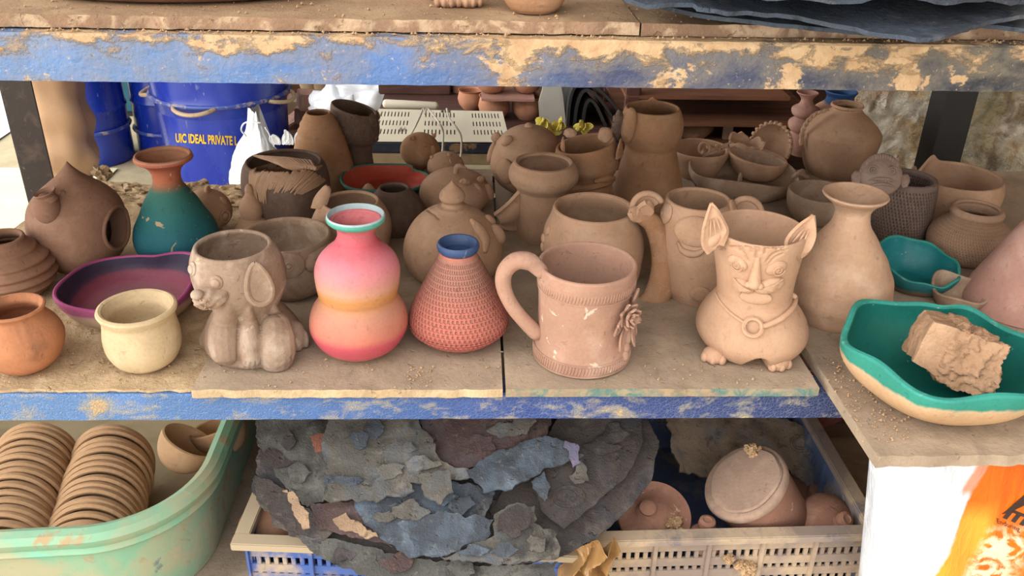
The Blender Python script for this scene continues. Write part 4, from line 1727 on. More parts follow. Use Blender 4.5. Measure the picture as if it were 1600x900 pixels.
# --- oval bowl, small bowl in it, broken shells
P = Pot('oval_bowl', 1158, 298, [(None, 48), (295, 62), (285, 76), (274, 83), (266, 84)], C_GREY, wall=.0045, seg=120, parts=True,
        rim=lambda th, k: (1 + .03 * k * cos(2 * th), k ** 2 * (.008 * cos(2 * th - 2.4) + .012 * exp(-((abs(th) - 2.9) / .4) ** 2))),
        label='wide oval clay bowl with a folded wavy edge', cat='bowl')
mb = MB()
l = P.base + V((P.rr * 1.02 * cos(-.25), P.rr * sin(-.25), P.h * .95))
for k in range(4):
    mb.tube(cr([l + V((-.016 + .004 * k, -.008 + .003 * k, .002)), l + V((-.004 + .003 * k, -.002 + .004 * k, .006)), l + V((.012, .004 * k - .004, -.002 * k))], 5), [.003, .0045, .003], 8)
mb.build('folded_lip', C_GREY, P.root)
mb = MB()
l = P.base + V((-.014, -P.rr * .5, P.h * .86))
ring_on(mb, l + V((-.006, 0, .008)), V((.9, -.45, 0)).normalized(), .008, .0025)
mb.build('loop', C_GREY, P.root)
sb = at_z(1182, 276, P.base.z + .022)
Pot('small_bowl', 1182, 277, [(None, 22), (272, 32), (262, 40), (252, 44), (245, 46)], C_MID, wall=.005, z=P.base.z + .0052, rx=1184,
    rim=lambda th, k: (1, -.006 * k * cos(th)), label='small plain bowl sitting inside the wide oval bowl', cat='bowl')

# scalloped bowl lying on its side
def side_bowl(name, label, ctr, axis, R, depth, mat, wav=0, nw=0, frill=0, cutf=None, cat='bowl', group=None, th=.004, seg=72, foot=None):
    """bowl of radius R opening along axis, ctr = middle of its rim"""
    axis = V(axis).normalized()
    a = axis.orthogonal().normalized()
    b = axis.cross(a)
    mb_ = MB()
    rows = []
    n = 12
    pr_ = [(R * (sin(pi / 2 * i / n) ** .8) if i else 1e-5, -depth * cos(pi / 2 * i / n)) for i in range(n + 1)]
    pin = [(max(r_ - th * (.6 + .4 * i / n), 1e-5), z_ + th * (1 - i / n)) for i, (r_, z_) in enumerate(pr_)]
    full = pr_ + [(R - th * .5, th * .35)] + pin[::-1]
    for i, (r_, z_) in enumerate(full):
        row = []
        for j in range(seg):
            t_ = 2 * pi * j / seg
            k_ = min(r_ / R, 1) ** 3
            w_ = 1 + wav * k_ * cos(nw * t_)
            zz_ = z_
            if cutf:
                lim = cutf(t_) * depth
                zz_ = min(zz_, -lim)
            row.append(ctr + (a * cos(t_) + b * sin(t_)) * r_ * w_ + axis * zz_)
        rows.append(row)
    mb_.grid(rows)
    if frill:
        for j in range(frill):
            t_ = 2 * pi * j / frill
            d_ = a * cos(t_) + b * sin(t_)
            mb_.blob(ctr + d_ * R * .985, d_ * .004, axis.cross(d_) * R * pi / frill * .75, axis * .004, 7, rough=.3, seed=j)
    o_ = mb_.build(name, mat)
    return tag(o_, label, cat, group)


pb = at_z(1208, 268, ZS)
side_bowl('scalloped_bowl', 'broken bowl with a scalloped edge, propped on its side', at_y(1203, 227, pb.y + .02), (-.72, -.62, .30), .042, .034, C_LIGHT, frill=26)
side_bowl('broken_cup', 'pale broken cup with a jagged rim, left of the scalloped bowl', at_y(1168, 216, pb.y + .015), (.1, -.1, 1), .033, .036, C_LIGHT,
          cutf=lambda t_: .02 + .22 * max(0, sin(3 * t_ + .6)) + .12 * max(0, sin(7 * t_)), cat='cup')
# basket of coils
pc = at_z(1085, 268, ZS)
cp = Pot('coiled_basket', 1088, 272, [(None, 28), (262, 36), (248, 42), (238, 46), (232, 47)], C_MID, wall=.004, parts=True, label='shallow clay basket with twisted coils, behind the oval bowl', cat='basket')
mb = MB()
rr_ = random.Random(12)
for k in range(7):
    c_ = at_y(1104 + k * 5, 236 - k * 1.5, pc.y - .028 + .002 * k)
    mb.tube(cr([c_ + V((rr_.uniform(-.01, .01), rr_.uniform(-.006, .006), rr_.uniform(-.006, .006))) for _ in range(4)], 5), [.002, .0034, .003, .0015], 8)
ring_on(mb, at_y(1101, 232, pc.y - .03), V((-.5, -.8, .3)).normalized(), .010, .0026)
mb.build('coil', C_MID, cp.root)

# --- amphora and the two vases behind
P = Pot('water_jar', 1303, 270, [(None, 42), (255, 50), (236, 55), (218, 59), (206, 60, 's'), (198, 54), (190, 46), (182, 37), (175, 27), (171, 22, 's'), (168, 22), (166, 25), (164, 25)], C_MID, wall=.004, parts=True, seg=90,
        label='large shouldered jar with a small neck, in front of the stucco wall', cat='jar')
mb = MB()
zz = P.base.y - .012
for k in range(2):
    pts = []
    for i in range(40):
        t_ = i / 39
        bx_ = cr([(1292, 172, 0), (1275, 178, 0), (1262, 190, 0), (1254, 206, 0), (1252, 226, 0)], 10)
        q = bx_[int(t_ * (len(bx_) - 1))]
        w3 = at_y(q.x, q.y, zz)
        pts.append(w3 + V((cos(t_ * 26 + k * pi) * .0022, sin(t_ * 26 + k * pi) * .0022, 0)))
    mb.tube(pts, .0026, 8)
mb.build('braided_handle', C_MID, P.root)

zb = ZS
Pot('beaded_vase', 1252, 240, [(None, 18), (228, 26), (214, 26), (206, 18, 's'), (199, 24), (190, 24), (183, 15, 's'), (177, 21), (169, 21), (163, 12), (156, 9), (150, 12), (145, 17)], C_PINKISH, wall=.003, seg=48, rx=1262,
    label='slim terracotta vase with stacked bulbs, left of the shouldered jar', cat='vase')
M_BLUEV = clay('blue_neck_paint', (0, 0, 0), grad=[(0, (200, 150, 116)), (.098, (206, 156, 122)), (.102, (38, 84, 140)), (.16, (34, 76, 132))], gnoise=.002, rough=.6)
Pot('blue_neck_vase', 1298, 238, [(None, 30), (215, 42), (190, 46), (172, 38), (162, 26), (157, 22), (150, 21), (146, 23), (143, 25)], [M_BLUEV, M_BLUEV], wall=.004, seg=56, rx=1315,
    label='vase with a blue painted neck, half hidden behind the shouldered jar', cat='vase')

# --- right side
Pot('deep_bowl', 1274, 345, [(None, 28), (338, 38), (324, 47), (310, 50), (300, 50)], C_GREY, wall=.0045, label='plain dark bowl behind the flared vase', cat='bowl')
Pot('flared_vase', 1305, 492, [(None, 62), (485, 68), (465, 77), (445, 79), (425, 75), (405, 66), (385, 54), (366, 41), (348, 30), (338, 27), (328, 28), (316, 36), (308, 46), (304, 50)], C_LIGHT, wall=.004, seg=110, rx=1337, nb=10,
    ripple=lambda k: .0005 * sin(k * 40), label='tall flared vase right beside the cat planter', cat='vase')

M_MON = clay('dark_scored_clay', (124, 102, 90), var=.2, dust=(150, 124, 108), dustamt=.4, ticks=(60, 190, .0, .095, (60, 44, 38), .5), bump=.8)
M_MONF = clay('dark_face_clay', (146, 120, 104), var=.2, dust=(178, 154, 138), dustamt=.4, bump=.5)
P = Pot('face_pot', 1396, 372, [(None, 42), (350, 46), (325, 48), (305, 48), (290, 47), (280, 45)], M_MON, wall=.007, parts=True, seg=90, label='dark scored pot with a grinning goblin face', cat='pot')
fc = at_y(1376, 274, P.base.y - P.rr * .82)
fn = V((-.12, -.8, .58)).normalized()
r_, u_ = frame(fn)
mb = MB()
mb.blob(fc, r_ * P.m(31), u_ * P.m(31), fn * .012, 20)
mb.build('face', M_MONF, P.root)
for ex in (-.45, .42):
    mb = MB()
    e_ = fc + r_ * P.m(31) * ex + u_ * P.m(4) + fn * .0105
    ring_on(mb, e_, fn, P.m(6.5), .0016)
    ring_on(mb, e_ + fn * .0005, fn, P.m(3.4), .0012)
    mb.blob(e_, r_ * .0014, u_ * .0014, fn * .0018, 8)
    mb.build('eye', M_MONF, P.root)
mb = MB()
for dy, ww in ((-8, 1.0), (-16, .9)):
    mb.tube(cr([fc + r_ * P.m(20 * a) * ww + u_ * P.m(dy - 3 * a * a) + fn * (.0112 - .003 * a * a) for a in (-1, -.5, 0, .5, 1)], 5), [.001, .0026, .0028, .0026, .001], 8)
for k in range(6):
    a = -.6 + k * .24
    mb.blob(fc + r_ * P.m(20 * a) + u_ * P.m(-11) + fn * .0115, r_ * .0016, u_ * .0022, fn * .0016, 6)
mb.build('mouth', M_MONF, P.root)
for s_ in (-1, 1):
    mb = MB()
    mb.blob(fc + r_ * s_ * P.m(34) - u_ * P.m(6), r_ * P.m(7), u_ * P.m(11), fn * .005, 12, rough=.2)
    mb.build('ear', M_MONF, P.root)
mb = MB()
hr = []
for k in range(15):
    a = pi * (.2 + .6 * k / 14)
    mb.blob(fc + r_ * cos(a) * P.m(27) + u_ * sin(a) * P.m(27) + fn * .006, r_ * .0024, u_ * .005, fn * .004, 6)
mb.build('hair', M_MONF, P.root)

P = Pot('broken_rim_pot', 1478, 342, [(None, 62), (330, 66), (310, 69), (295, 71), (284, 70), (276, 68)], C_MID, wall=.0055, seg=140, parts=False,
        rim=lambda th, k: (1, -.016 * k ** 6 * exp(-((th - 2.15) / .16) ** 2) + .008 * k ** 8 * exp(-((th - 1.75) / .13) ** 2)),
        label='big wide pot with a broken notch in its rim', cat='pot')
M_TXT = clay('fine_scored_clay', (182, 144, 114), var=.12, dust=(200, 166, 138), dustamt=.4, ticks=(90, 260, .01, .072, (130, 100, 80), .5), bump=.6)
Pot('scored_pot', 1508, 402, [(None, 46), (392, 58), (378, 63), (366, 62), (354, 54), (346, 43), (342, 38, 's'), (338, 38), (331, 40), (327, 38)], M_TXT, wall=.006, rx=1528, seg=100,
    label='small scored pot with a thick neck, in front of the broken rim pot', cat='pot')
M_TEALIN = clay('deep_teal_glaze', (22, 128, 132), rough=.4, bump=.15, spots=[((80, 150, 150), 30, .6, .7, .4), ((200, 180, 150), 60, .68, .7, .8)])
M_TEALRIM = clay('teal_green_paint', (46, 150, 134), rough=.6, bump=.3, spots=[((150, 190, 176), 40, .6, .7, .5), ((200, 170, 130), 70, .68, .7, .8)])
M_TEALOUT = clay('half_painted_outside', (0, 0, 0), grad=[(0, (150, 122, 98)), (.010, (150, 122, 98)), (.017, (40, 116, 116)), (.05, (30, 122, 124))], gnoise=.008)
Pot('wavy_teal_bowl', 1424, 446, [(None, 34), (440, 46), (428, 57), (416, 63), (408, 65)], [M_TEALOUT, M_TEALIN, M_TEALRIM], wall=.004, seg=140,
    rim=lambda th, k: (1 + .012 * k * cos(9 * th) + .01 * k * cos(4 * th), k * (.010 * sin(th) - .004 * cos(th)) + .0016 * k * cos(7 * th)), label='small teal bowl with a crinkled edge, behind the flared vase', cat='bowl')
Pot('pinched_bowl', 1492, 478, [(None, 24), (472, 32), (460, 40), (450, 44)], C_GREY, wall=.0045, seg=120,
    rim=lambda th, k: (1 + .04 * k * cos(3 * th + 1), k ** 2 * (.004 * sin(th) + .003 * cos(3 * th))), label='small pinched grey bowl beside the pinkish cone', cat='bowl')
Pot('cone_pot', 1593, 474, [(None, 86), (462, 84), (440, 74), (400, 55), (370, 41), (358, 35, 's'), (352, 30), (349, 12), (348, .5)], C_PINKISH, closed=True, z=ZT, seg=80,
    label='smooth pinkish cone shaped pot at the right edge', cat='pot')

# --- big teal bowl with a lump of clay
M_BIGOUT = clay('sandy_bowl_outside', (0, 0, 0), grad=[(0, (214, 172, 126)), (.044, (216, 174, 130)), (.050, (206, 176, 138)), (.0535, (50, 146, 126)), (.10, (46, 148, 130))], gnoise=.014, rings=.6, ringf=1500, bump=.3)
M_BIGIN = clay('teal_glaze_inside', (14, 112, 100), rough=.45, bump=.15, var=.12, spots=[((150, 180, 170), 90, .69, .71, .7)])


def bigrim(th, k):
    return (1 + .035 * k * cos(6 * th + .4) + .02 * k * cos(3 * th) - .16 * k * exp(-((th - 1.15) / .2) ** 2), k ** 2 * (.004 * cos(5 * th + 1)))


P = Pot('big_teal_bowl', 1452, 617, [(None, 64), (612, 86), (598, 112), (584, 132), (568, 146), (554, 152), (541, 154)], [M_BIGOUT, M_BIGIN, M_TEALRIM], wall=.0075, z=ZT, seg=170, rim=bigrim, rx=1476,
        label='big teal bowl with a wavy lip at the right front', cat='bowl')
bz = P.base.z
lc = at_z(1492, 548, bz + .058)
M_LUMP = clay('dry_clay_lump', (190, 148, 112), var=.2, dust=(206, 168, 132), dustamt=.5, bump=1.0, rough=1, spec=.1)
bm = bmesh.new()
bmesh.ops.create_cube(bm, size=1)
bmesh.ops.subdivide_edges(bm, edges=bm.edges[:], cuts=44, use_grid_fill=True)
Rl = Matrix.Rotation(radians(-22), 3, 'Z') @ Matrix.Rotation(radians(14), 3, 'Y') @ Matrix.Rotation(radians(-16), 3, 'X')
for v in bm.verts:
    c_ = v.co.copy()
    left = max(0, -c_.x)
    c_ = V((c_.x * .088 * (1 - .25 * max(0, c_.z)), c_.y * .062, c_.z * .062 * (1 - .55 * max(0, -c_.x - .1))))
    rough_ = 1 if v.co.x > -.2 else .25
    d = noise.fractal(c_ * 60, .7, 2.1, 6) * .0065 * rough_ + noise.noise(c_ * 22) * .007 - abs(noise.noise(c_ * 130)) * .0012 * rough_
    c_ += c_.normalized() * d
    v.co = lc + Rl @ c_
mb = MB()
bm.verts.index_update()
mb.add([v.co.copy() for v in bm.verts], [[v.index for v in f.verts] for f in bm.faces])
bm.free()
tag(mb.build('clay_lump', M_LUMP, angle=70), 'broken dry lump of clay lying in the big teal bowl', 'lump of clay')

# ------------------------------------------------------------------ top shelf
pt = at_z(692, 6, ZU)
P = Pot('paw_footed_pot', 693, -8, [(None, 42), (-20, 50), (-50, 56), (-90, 50)], C_MID, wall=.005, z=ZU, parts=True, label='footed clay pot on the top shelf with only its paws in view', cat='pot')
paw(P, 700, 10, 21, 20, 24, 0, toes=4, z=ZU).build('paw', C_MID, P.root)
paw(P, 733, 10, 21, 20, 24, .1, toes=4, z=ZU).build('paw', C_MID, P.root)
Pot('clay_pot', 834, 16, [(None, 34), (8, 42), (-8, 50), (-40, 56), (-80, 44), (-95, 42)], C_TAN, wall=.005, z=ZU, label='round pot on the top shelf cut off by the top of the photo', cat='pot')
mb = MB()
p0 = at_z(236, 9, ZU)
R_ = []
for r_, z_ in ((.0001, .002), (.12, .002), (.150, .004), (.166, .012), (.172, .026), (.166, .026), (.158, .014), (.14, .009), (.0001, .009)):
    R_.append([V((p0.x + r_ * cos(2 * pi * i / 96), p0.y + .10 + r_ * .62 * sin(2 * pi * i / 96), ZU - .002 + z_)) for i in range(96)])
mb.grid(R_)
tag(mb.build('clay_platter', C_DKBR), 'wide brown platter on the top shelf at the upper left', 'platter')
# ------------------------------------------------------------------ under the shelf: tub of bowls
M_TUB = paint('mint_tub_plastic', (142, 188, 154), .55, [((196, 180, 144), 9, .44, .6, .8), ((190, 152, 112), 22, .58, .66, .8), ((96, 120, 130), 18, .66, .7, .7), ((120, 214, 186), 14, .6, .66, .5)], bump=.2, spec=.4)
M_TUBIN = paint('dusty_tub_inside', (168, 152, 118), .8, [((130, 106, 80), 8, .5, .65, .6)])
tub = thing('plastic_tub', (-.66, .29, ZB), 'large mint green plastic tub holding rows of small bowls', 'tub')


def rrect(d, z, x0=-1.0, x1=-.358, y0=-.018, y1=.575, r=.15, n=16):
    out = []
    for cx, cy, a0 in ((x1 - r, y0 + r, -90), (x1 - r, y1 - r, 0), (x0 + r, y1 - r, 90), (x0 + r, y0 + r, 180)):
        for i in range(n + 1):
            a = radians(a0 + 90 * i / n)
            out.append(V((cx + (r + d) * cos(a), cy + (r + d) * sin(a) + .030 * max(0, (cx - x0) / (x1 - x0)) * (a0 == -90), z)))
    return out


mb = MB()
sec = [(-.020, ZB, 0), (-.014, ZB + .06, 0), (-.010, .520, 0), (-.002, .519, 0), (.001, .524, 0), (-.002, .531, 0), (.002, .536, 0), (.005, .546, 0), (.000, .555, 0), (-.010, .558, 0), (-.019, .554, 0), (-.023, .545, 1), (-.024, .52, 1), (-.024, ZB + .06, 1), (-.030, ZB + .010, 1)]
R_ = [rrect(d, z) for d, z, g in sec]
mb.grid(R_, [g for d, z, g in sec[1:]])
mb.add(R_[-1], [tuple(range(len(R_[-1])))], 1)
mb.add(R_[0], [tuple(range(len(R_[0])))], 0)
mb.build('body', [M_TUB, M_TUBIN], tub)

M_BOWL = clay('small_bowl_clay', (206, 164, 120), dust=(222, 186, 146), dustamt=.4, rings=.1, bump=.3)
zc = ZB + .012 + .058


def nested(name, label, top0, top1, n, R, group, seed):
    rr = random.Random(seed)
    zt = zc + R * .93
    a, b = at_z(*top0, zt), at_z(*top1, zt)
    ax = V((.04, -1, .14)).normalized()
    first = None
    for k in range(n):
        t_ = k / (n - 1)
        c = a.lerp(b, t_) + V((rr.uniform(-.002, .002), rr.uniform(-.0012, .0012), 0))
        c.z = zc + rr.uniform(-.0015, .0015)
        axk = (ax + V((rr.uniform(-.05, .05), 0, rr.uniform(-.05, .05)))).normalized()
        if first is None:
            first = side_bowl(name, label, c, axk, R, .032, M_BOWL, cat='bowl', group=group, th=.0072, seg=56)
            first['_c'] = 0
            del first['_c']
            f0, c0 = axk, c
            l0 = first.location.copy()
            continue
        o = first.copy()
        COL.objects.link(o)
        q = f0.rotation_difference(axk)
        M = Matrix.Translation(c) @ q.to_matrix().to_4x4() @ Matrix.Translation(-c0) @ Matrix.Translation(l0)
        o.matrix_world = M
        o['label'] = label
        ORG[o.name] = M.translation.copy()


nested('stacked_bowl', 'small clay bowl nested in the right-hand row in the green tub', (168, 672), (124, 824), 15, .0615, 'bowls nested in the right row of the tub', 4)
nested('stacked_bowl', 'small clay bowl nested in the left-hand row in the green tub', (46, 668), (-12, 826), 15, .0615, 'bowls nested in the left row of the tub', 9)
side_bowl('loose_bowl', 'clay bowl lying tipped over in the far corner of the green tub', at_z(297, 688, .525), (.52, .25, .82), .043, .05, M_BOWL, th=.005)
side_bowl('loose_bowl', 'clay bowl wedged behind the tipped bowl, mostly hidden by the blue beam', at_z(338, 664, .515), (-.3, .2, .9), .043, .05, M_BOWL, th=.005)

# ------------------------------------------------------------------ crates
M_CRBR = paint('dusty_blue_crate_rim', (84, 108, 164), .6, [((190, 168, 130), 8, .36, .46, .9)])
M_CRB = paint('blue_crate_plastic', (70, 100, 168), .5, [((198, 172, 128), 8, .57, .66, .85), ((120, 110, 110), 30, .56, .66, .6)], bump=.2)
M_CRG = paint('dusty_crate_plastic', (150, 132, 120), .6, [((196, 170, 138), 9, .48, .58, .8), ((84, 84, 112), 20, .6, .68, .6)], bump=.3)
M_CRR = paint('dusty_blue_crate_side', (80, 96, 130), .6, [((176, 156, 136), 10, .5, .62, .7)], bump=.3)


def crate(label, fl, fr, depth, z1, mat, mat2, shade):
    """open slotted crate; fl, fr = front top corners (x, y)"""
    A, B = V((fl[0], fl[1], 0)), V((fr[0], fr[1], 0))
    ux = (B - A).normalized()
    uy = V((-ux.y, ux.x, 0))
    W = (B - A).length
    M = Matrix(((ux.x, uy.x, 0, A.x), (ux.y, uy.y, 0, A.y), (0, 0, 1, 0), (0, 0, 0, 1)))
    root = thing('plastic_crate', M @ V((W / 2, depth / 2, ZB + .001)), label, 'crate')
    z0 = ZB + .001
    th = .004

    def wall(lo, hi, axis, mt, name):
        """slotted wall between two ends along x (axis 0) or y (axis 1) with a fixed other coordinate"""
        a0, a1, f = lo, hi[0], hi[1]
        mb_ = MB()

        def bx(p, q, zlo, zhi, extra=0):
            if axis == 0:
                mb_.box((p, f - extra, zlo), (q, f + th + extra, zhi), M=M)
            else:
                mb_.box((f - extra, p, zlo), (f + th + extra, q, zhi), M=M)
        bx(a0, a1, z1 - .034, z1 - .010)
        bx(a0, a1, z0, z0 + .055)
        bx(a0, a1, z0 + .068, z0 + .082)
        x = a0
        while x < a1 - .006:
            for zl, zh in ((z1 - .046, z1 - .034), (z0 + .055, z0 + .068)):
                bx(x, x + .0058, zl, zh)
            x += .0112
        bx(a0, a1, z1 - .060, z1 - .046)
        x = a0
        while x < a1 - .004:
            bx(x, x + .0058, z0 + .082, z1 - .060)
            x += .0112
        for k in range(6):
            p = a0 + (a1 - a0) * k / 5
            bx(max(a0, p - .003), min(a1, p + .003), z0, z1 - .012, .004)
        return mb_.build(name, mt, root)
    wall(0, (W, 0), 0, mat, 'front_wall')
    wall(0, (W, depth - th), 0, mat2, 'back_wall')
    wall(th + .001, (depth - th - .001, 0), 1, mat2, 'side_wall')
    wall(th + .001, (depth - th - .001, W - th), 1, mat2, 'side_wall')
    mb_ = MB()
    mb_.box((0, 0, z0), (W, depth, z0 + .004), M=M)
    mb_.build('base', mat2, root)
    mb_ = MB()
    f = .014
    mb_.box((-f, -f, z1 - .012), (W + f, .006, z1), M=M)
    mb_.box((-f, depth - .006, z1 - .012), (W + f, depth + f, z1), M=M)
    mb_.box((-f, .006, z1 - .012), (.006, depth - .006, z1), M=M)
    mb_.box((W - .006, .006, z1 - .012), (W + f, depth - .006, z1), M=M)
    mb_.build('rim', shade, root)
    return root


crate('blue plastic crate under the heap of dark sheets', (-.292, .012), (.118, -.014), .36, .545, M_CRB, M_CRB, M_CRBR)
crate('dusty grey plastic crate holding the tilted jar', (.162, .006), (.515, .014), .36, .55, M_CRG, M_CRR, M_CRG)

# ------------------------------------------------------------------ heap of dried dark sheets
SL = [(112, 86, 72), (150, 132, 118)]


def sheet_mat(name, col, alt, dust, amt=.6, extra=()):
    return clay(name, col, var=.3, dust=dust, dustamt=amt, dscale=13, bump=1.0, rough=.75, spec=.3, fine=420, spots=[(alt, 10, .46, .6, .8), ((30, 28, 28), 26, .58, .68, .6), (dust, 120, .6, .7, .35), ((52, 48, 46), 55, .56, .66, .5)] + list(extra))


M_S1 = sheet_mat('sheet_slate_blue', (74, 80, 88), (96, 112, 128), (140, 136, 128))
M_S2 = sheet_mat('sheet_dark_brown', (74, 64, 60), (58, 58, 64), (120, 108, 98))
M_S3 = sheet_mat('sheet_purplish', (96, 74, 70), (82, 78, 84), (150, 126, 106), extra=[((150, 84, 70), 14, .6, .66, .7)])
M_S4 = sheet_mat('sheet_grey_green', (92, 90, 84), (76, 74, 72), (140, 134, 122))
M_S5 = sheet_mat('sheet_dusty', (104, 98, 90), (92, 102, 112), (156, 142, 124), .7)
M_S6 = sheet_mat('sheet_lilac', (120, 110, 134), (96, 120, 140), (150, 140, 140))
M_S7 = sheet_mat('sheet_tan', (176, 144, 112), (140, 110, 86), (196, 166, 134))
M_S8 = sheet_mat('sheet_red_brown', (140, 84, 64), (110, 70, 56), (170, 120, 96))
M_S9 = sheet_mat('sheet_mud', (150, 128, 106), (96, 100, 112), (180, 156, 130), .7, extra=[((150, 90, 60), 9, .6, .66, .7)])
HP, HN = V((0, -.045, .562)), V((0, -.47, .88)).normalized()


def sheet(pts, off, mat, label, th=.003, amp=.007, seed=0, jag=.005, n=None, P=None, name='dried_sheet', rise=0, dens=.0075, grp=None):
    nn = (n or HN).normalized()
    pp = (P or HP) + nn * off
    mb_ = flake(pts, pp, nn, th, amp, dens, jag, seed, (lambda x, y: rise * (x * x + y * y)) if rise else None)
    return tag(mb_.build(name, mat, angle=60), label, 'dried sheet')


n2 = (HN + V((.06, 0, 0)))
sheet([(405, 700), (396, 770), (430, 822), (500, 856), (600, 880), (720, 890), (830, 884), (800, 800), (850, 690), (880, 640), (700, 630), (430, 630)], .0, M_S2, 'dark brown sheet at the very bottom of the dark heap', seed=1, amp=.005)
sheet([(1002, 640), (1030, 690), (1018, 750), (978, 802), (930, 842), (868, 872), (800, 884), (765, 800), (830, 700), (900, 640)], .009, M_S2, 'large round dark sheet at the right edge of the heap', seed=2, amp=.004, jag=.002, n=n2)
o3 = [(880, 640), (1000, 650), (1005, 690), (985, 735), (978, 745), (950, 770), (882, 826), (846, 800), (832, 740), (850, 690)]
s3 = sheet(o3, .022, M_S2, 'dark round sheet with ring marks lying on the largest round sheet', seed=3, amp=.004, jag=.002, n=n2)


class SB:
    pass


def on_sheet(o, rings, r=.0009, name='ring_mark'):
    b_ = bvh_of(o)
    mb_ = MB()
    for cx, cy, rx, ry in rings:
        pts = []
        for i in range(33):
            a = 2 * pi * i / 32
            d = ray(cx + rx * cos(a), cy + ry * sin(a)).normalized()
            l, n, q, w_ = b_.ray_cast(CAM, d)
            if l:
                pts.append(l - d * .0003)
        if len(pts) > 3:
            mb_.tube(pts, r, 6, cap=False)
    if mb_.v:
        mb_.build(name, o.data.materials[0], o)


on_sheet(s3, [(884, 776, 16, 10), (888, 777, 26, 18)])
sheet([(398, 640), (530, 640), (528, 720), (505, 786), (480, 792), (445, 762), (420, 722), (402, 690)], .012, M_S4, 'grey green sheet at the upper left of the heap', seed=4, amp=.012)
sheet([(398, 745), (448, 765), (520, 832), (498, 852), (432, 812), (402, 780)], .010, M_S2, 'narrow dark sheet at the left edge of the heap', seed=5)
sheet([(462, 836), (560, 848), (650, 872), (760, 884), (872, 878), (862, 908), (600, 908), (500, 872)], .006, M_S4, 'long grey sheet hanging over the front of the blue crate', seed=12, amp=.004, P=HP + V((0, .004, .003)), n=V((0, -.6, .8)))
sheet([(486, 786), (560, 782), (612, 852), (545, 838), (492, 822)], .018, M_S3, 'purplish brown sheet below the tan chip', seed=11)
sheet([(640, 640), (862, 640), (854, 680), (772, 712), (730, 738), (688, 722)], .026, M_S3, 'reddish brown sheet at the top of the heap', seed=7, amp=.006)
sheet([(556, 786), (640, 752), (700, 748), (772, 768), (768, 784), (758, 812), (738, 824), (766, 836), (702, 866), (640, 872), (598, 842), (565, 812)], .024, M_S1, 'large slate blue sheet in the middle of the heap with torn lower edge', seed=9, amp=.006)
sheet([(620, 815), (690, 800), (770, 812), (768, 838), (745, 848), (700, 866), (660, 868)], .031, M_S1, 'torn slate blue layer along the lower middle of the heap', seed=19, amp=.004, jag=.006)
sheet([(518, 640), (645, 640), (692, 722), (738, 738), (730, 748), (690, 752), (642, 752), (648, 768), (600, 782), (560, 786), (506, 778), (510, 745), (503, 700)], .036, M_S5, 'big dusty blue grey sheet at the top middle of the heap', seed=6, amp=.010, jag=.005)
sheet([(652, 742), (702, 734), (708, 768), (690, 786), (664, 776)], .044, M_S5, 'small dusty oval flake lying on the slate blue sheet', seed=10, amp=.003)
sheet([(728, 736), (772, 704), (852, 680), (886, 690), (912, 712), (852, 732), (800, 762), (756, 768)], .036, M_S1, 'dark blue strip along the right of the heap', seed=8, amp=.008, jag=.005)
sheet([(830, 752), (850, 736), (858, 760), (852, 782), (842, 768)], .030, M_S1, 'small blue hanging flake at the right of the heap', seed=14, amp=.002, dens=.006)
sheet([(882, 692), (902, 694), (907, 722), (897, 730), (890, 708)], .045, M_S6, 'small lilac flake at the right of the heap', seed=15, amp=.002, dens=.006)
sheet([(690, 872), (770, 838), (772, 802), (808, 786), (836, 790), (834, 816), (872, 832), (874, 872), (800, 884)], .030, M_S5, 'dusty cracked piece at the lower right of the heap', seed=13, amp=.007)
sheet([(775, 830), (780, 804), (808, 788), (832, 794), (828, 818), (806, 838)], .041, M_S2, 'small brown flake lying on the dusty cracked piece', seed=23, amp=.003)
sheet([(443, 764), (460, 772), (482, 802), (484, 824), (472, 827), (456, 797)], .028, M_S7, 'tan chip at the left of the heap', seed=16, amp=.002, dens=.006)
sheet([(484, 680), (508, 678), (510, 702), (492, 706)], .030, M_S8, 'small red brown chip at the upper left of the heap', seed=17, amp=.003, dens=.006)
sheet([(520, 812), (540, 800), (552, 812), (590, 836), (575, 842), (540, 828)], .028, M_S7, 'brown curled chip near the middle bottom of the heap', seed=27, amp=.004, dens=.006)

# layers peeling off the bigger sheets
rp_ = random.Random(21)
for s_, spots_, ms_ in (('the big dusty', [(560, 690), (610, 735), (535, 750), (640, 700), (585, 668), (660, 725)], (M_S1, M_S5)), ('large slate', [(640, 800), (720, 790), (600, 805), (690, 775)], (M_S5, M_S1)),
                         ('grey green', [(450, 690), (470, 740), (430, 720)], (M_S2, M_S4)), ('dark round sheet', [(940, 700), (905, 740), (960, 680)], (M_S2, M_S5)), ('reddish', [(790, 670), (750, 690), (820, 660)], (M_S5, M_S3)),
                         ('dusty cracked', [(740, 860), (840, 850), (790, 860)], (M_S1, M_S5)), ('long grey', [(620, 882), (720, 890), (540, 866)], (M_S3, M_S4))):
    par = [o for o in bpy.data.objects if o.name.startswith('dried_sheet') and s_.replace('the ', '') in o.get('label', '')][0]
    bb = bvh_of(par)
    for k, (cx, cy) in enumerate(spots_):
        l, n, i_, d_ = bb.ray_cast(CAM, ray(cx, cy).normalized())
        if l is None:
            continue
        rx, ry = rp_.uniform(12, 30), rp_.uniform(8, 18)
        poly = [(cx + rx * cos(2 * pi * i / 9) * rp_.uniform(.6, 1.3), cy + ry * sin(2 * pi * i / 9) * rp_.uniform(.6, 1.3)) for i in range(9)]
        if n.dot(HN) < 0:
            n = -n
        mbf = flake(poly, l + n * .0045, (n + HN * 2).normalized(), .0022, .006, .006, .004, k + cx)
        mbf.build('peeling_layer', ms_[k % 2], par, angle=60)

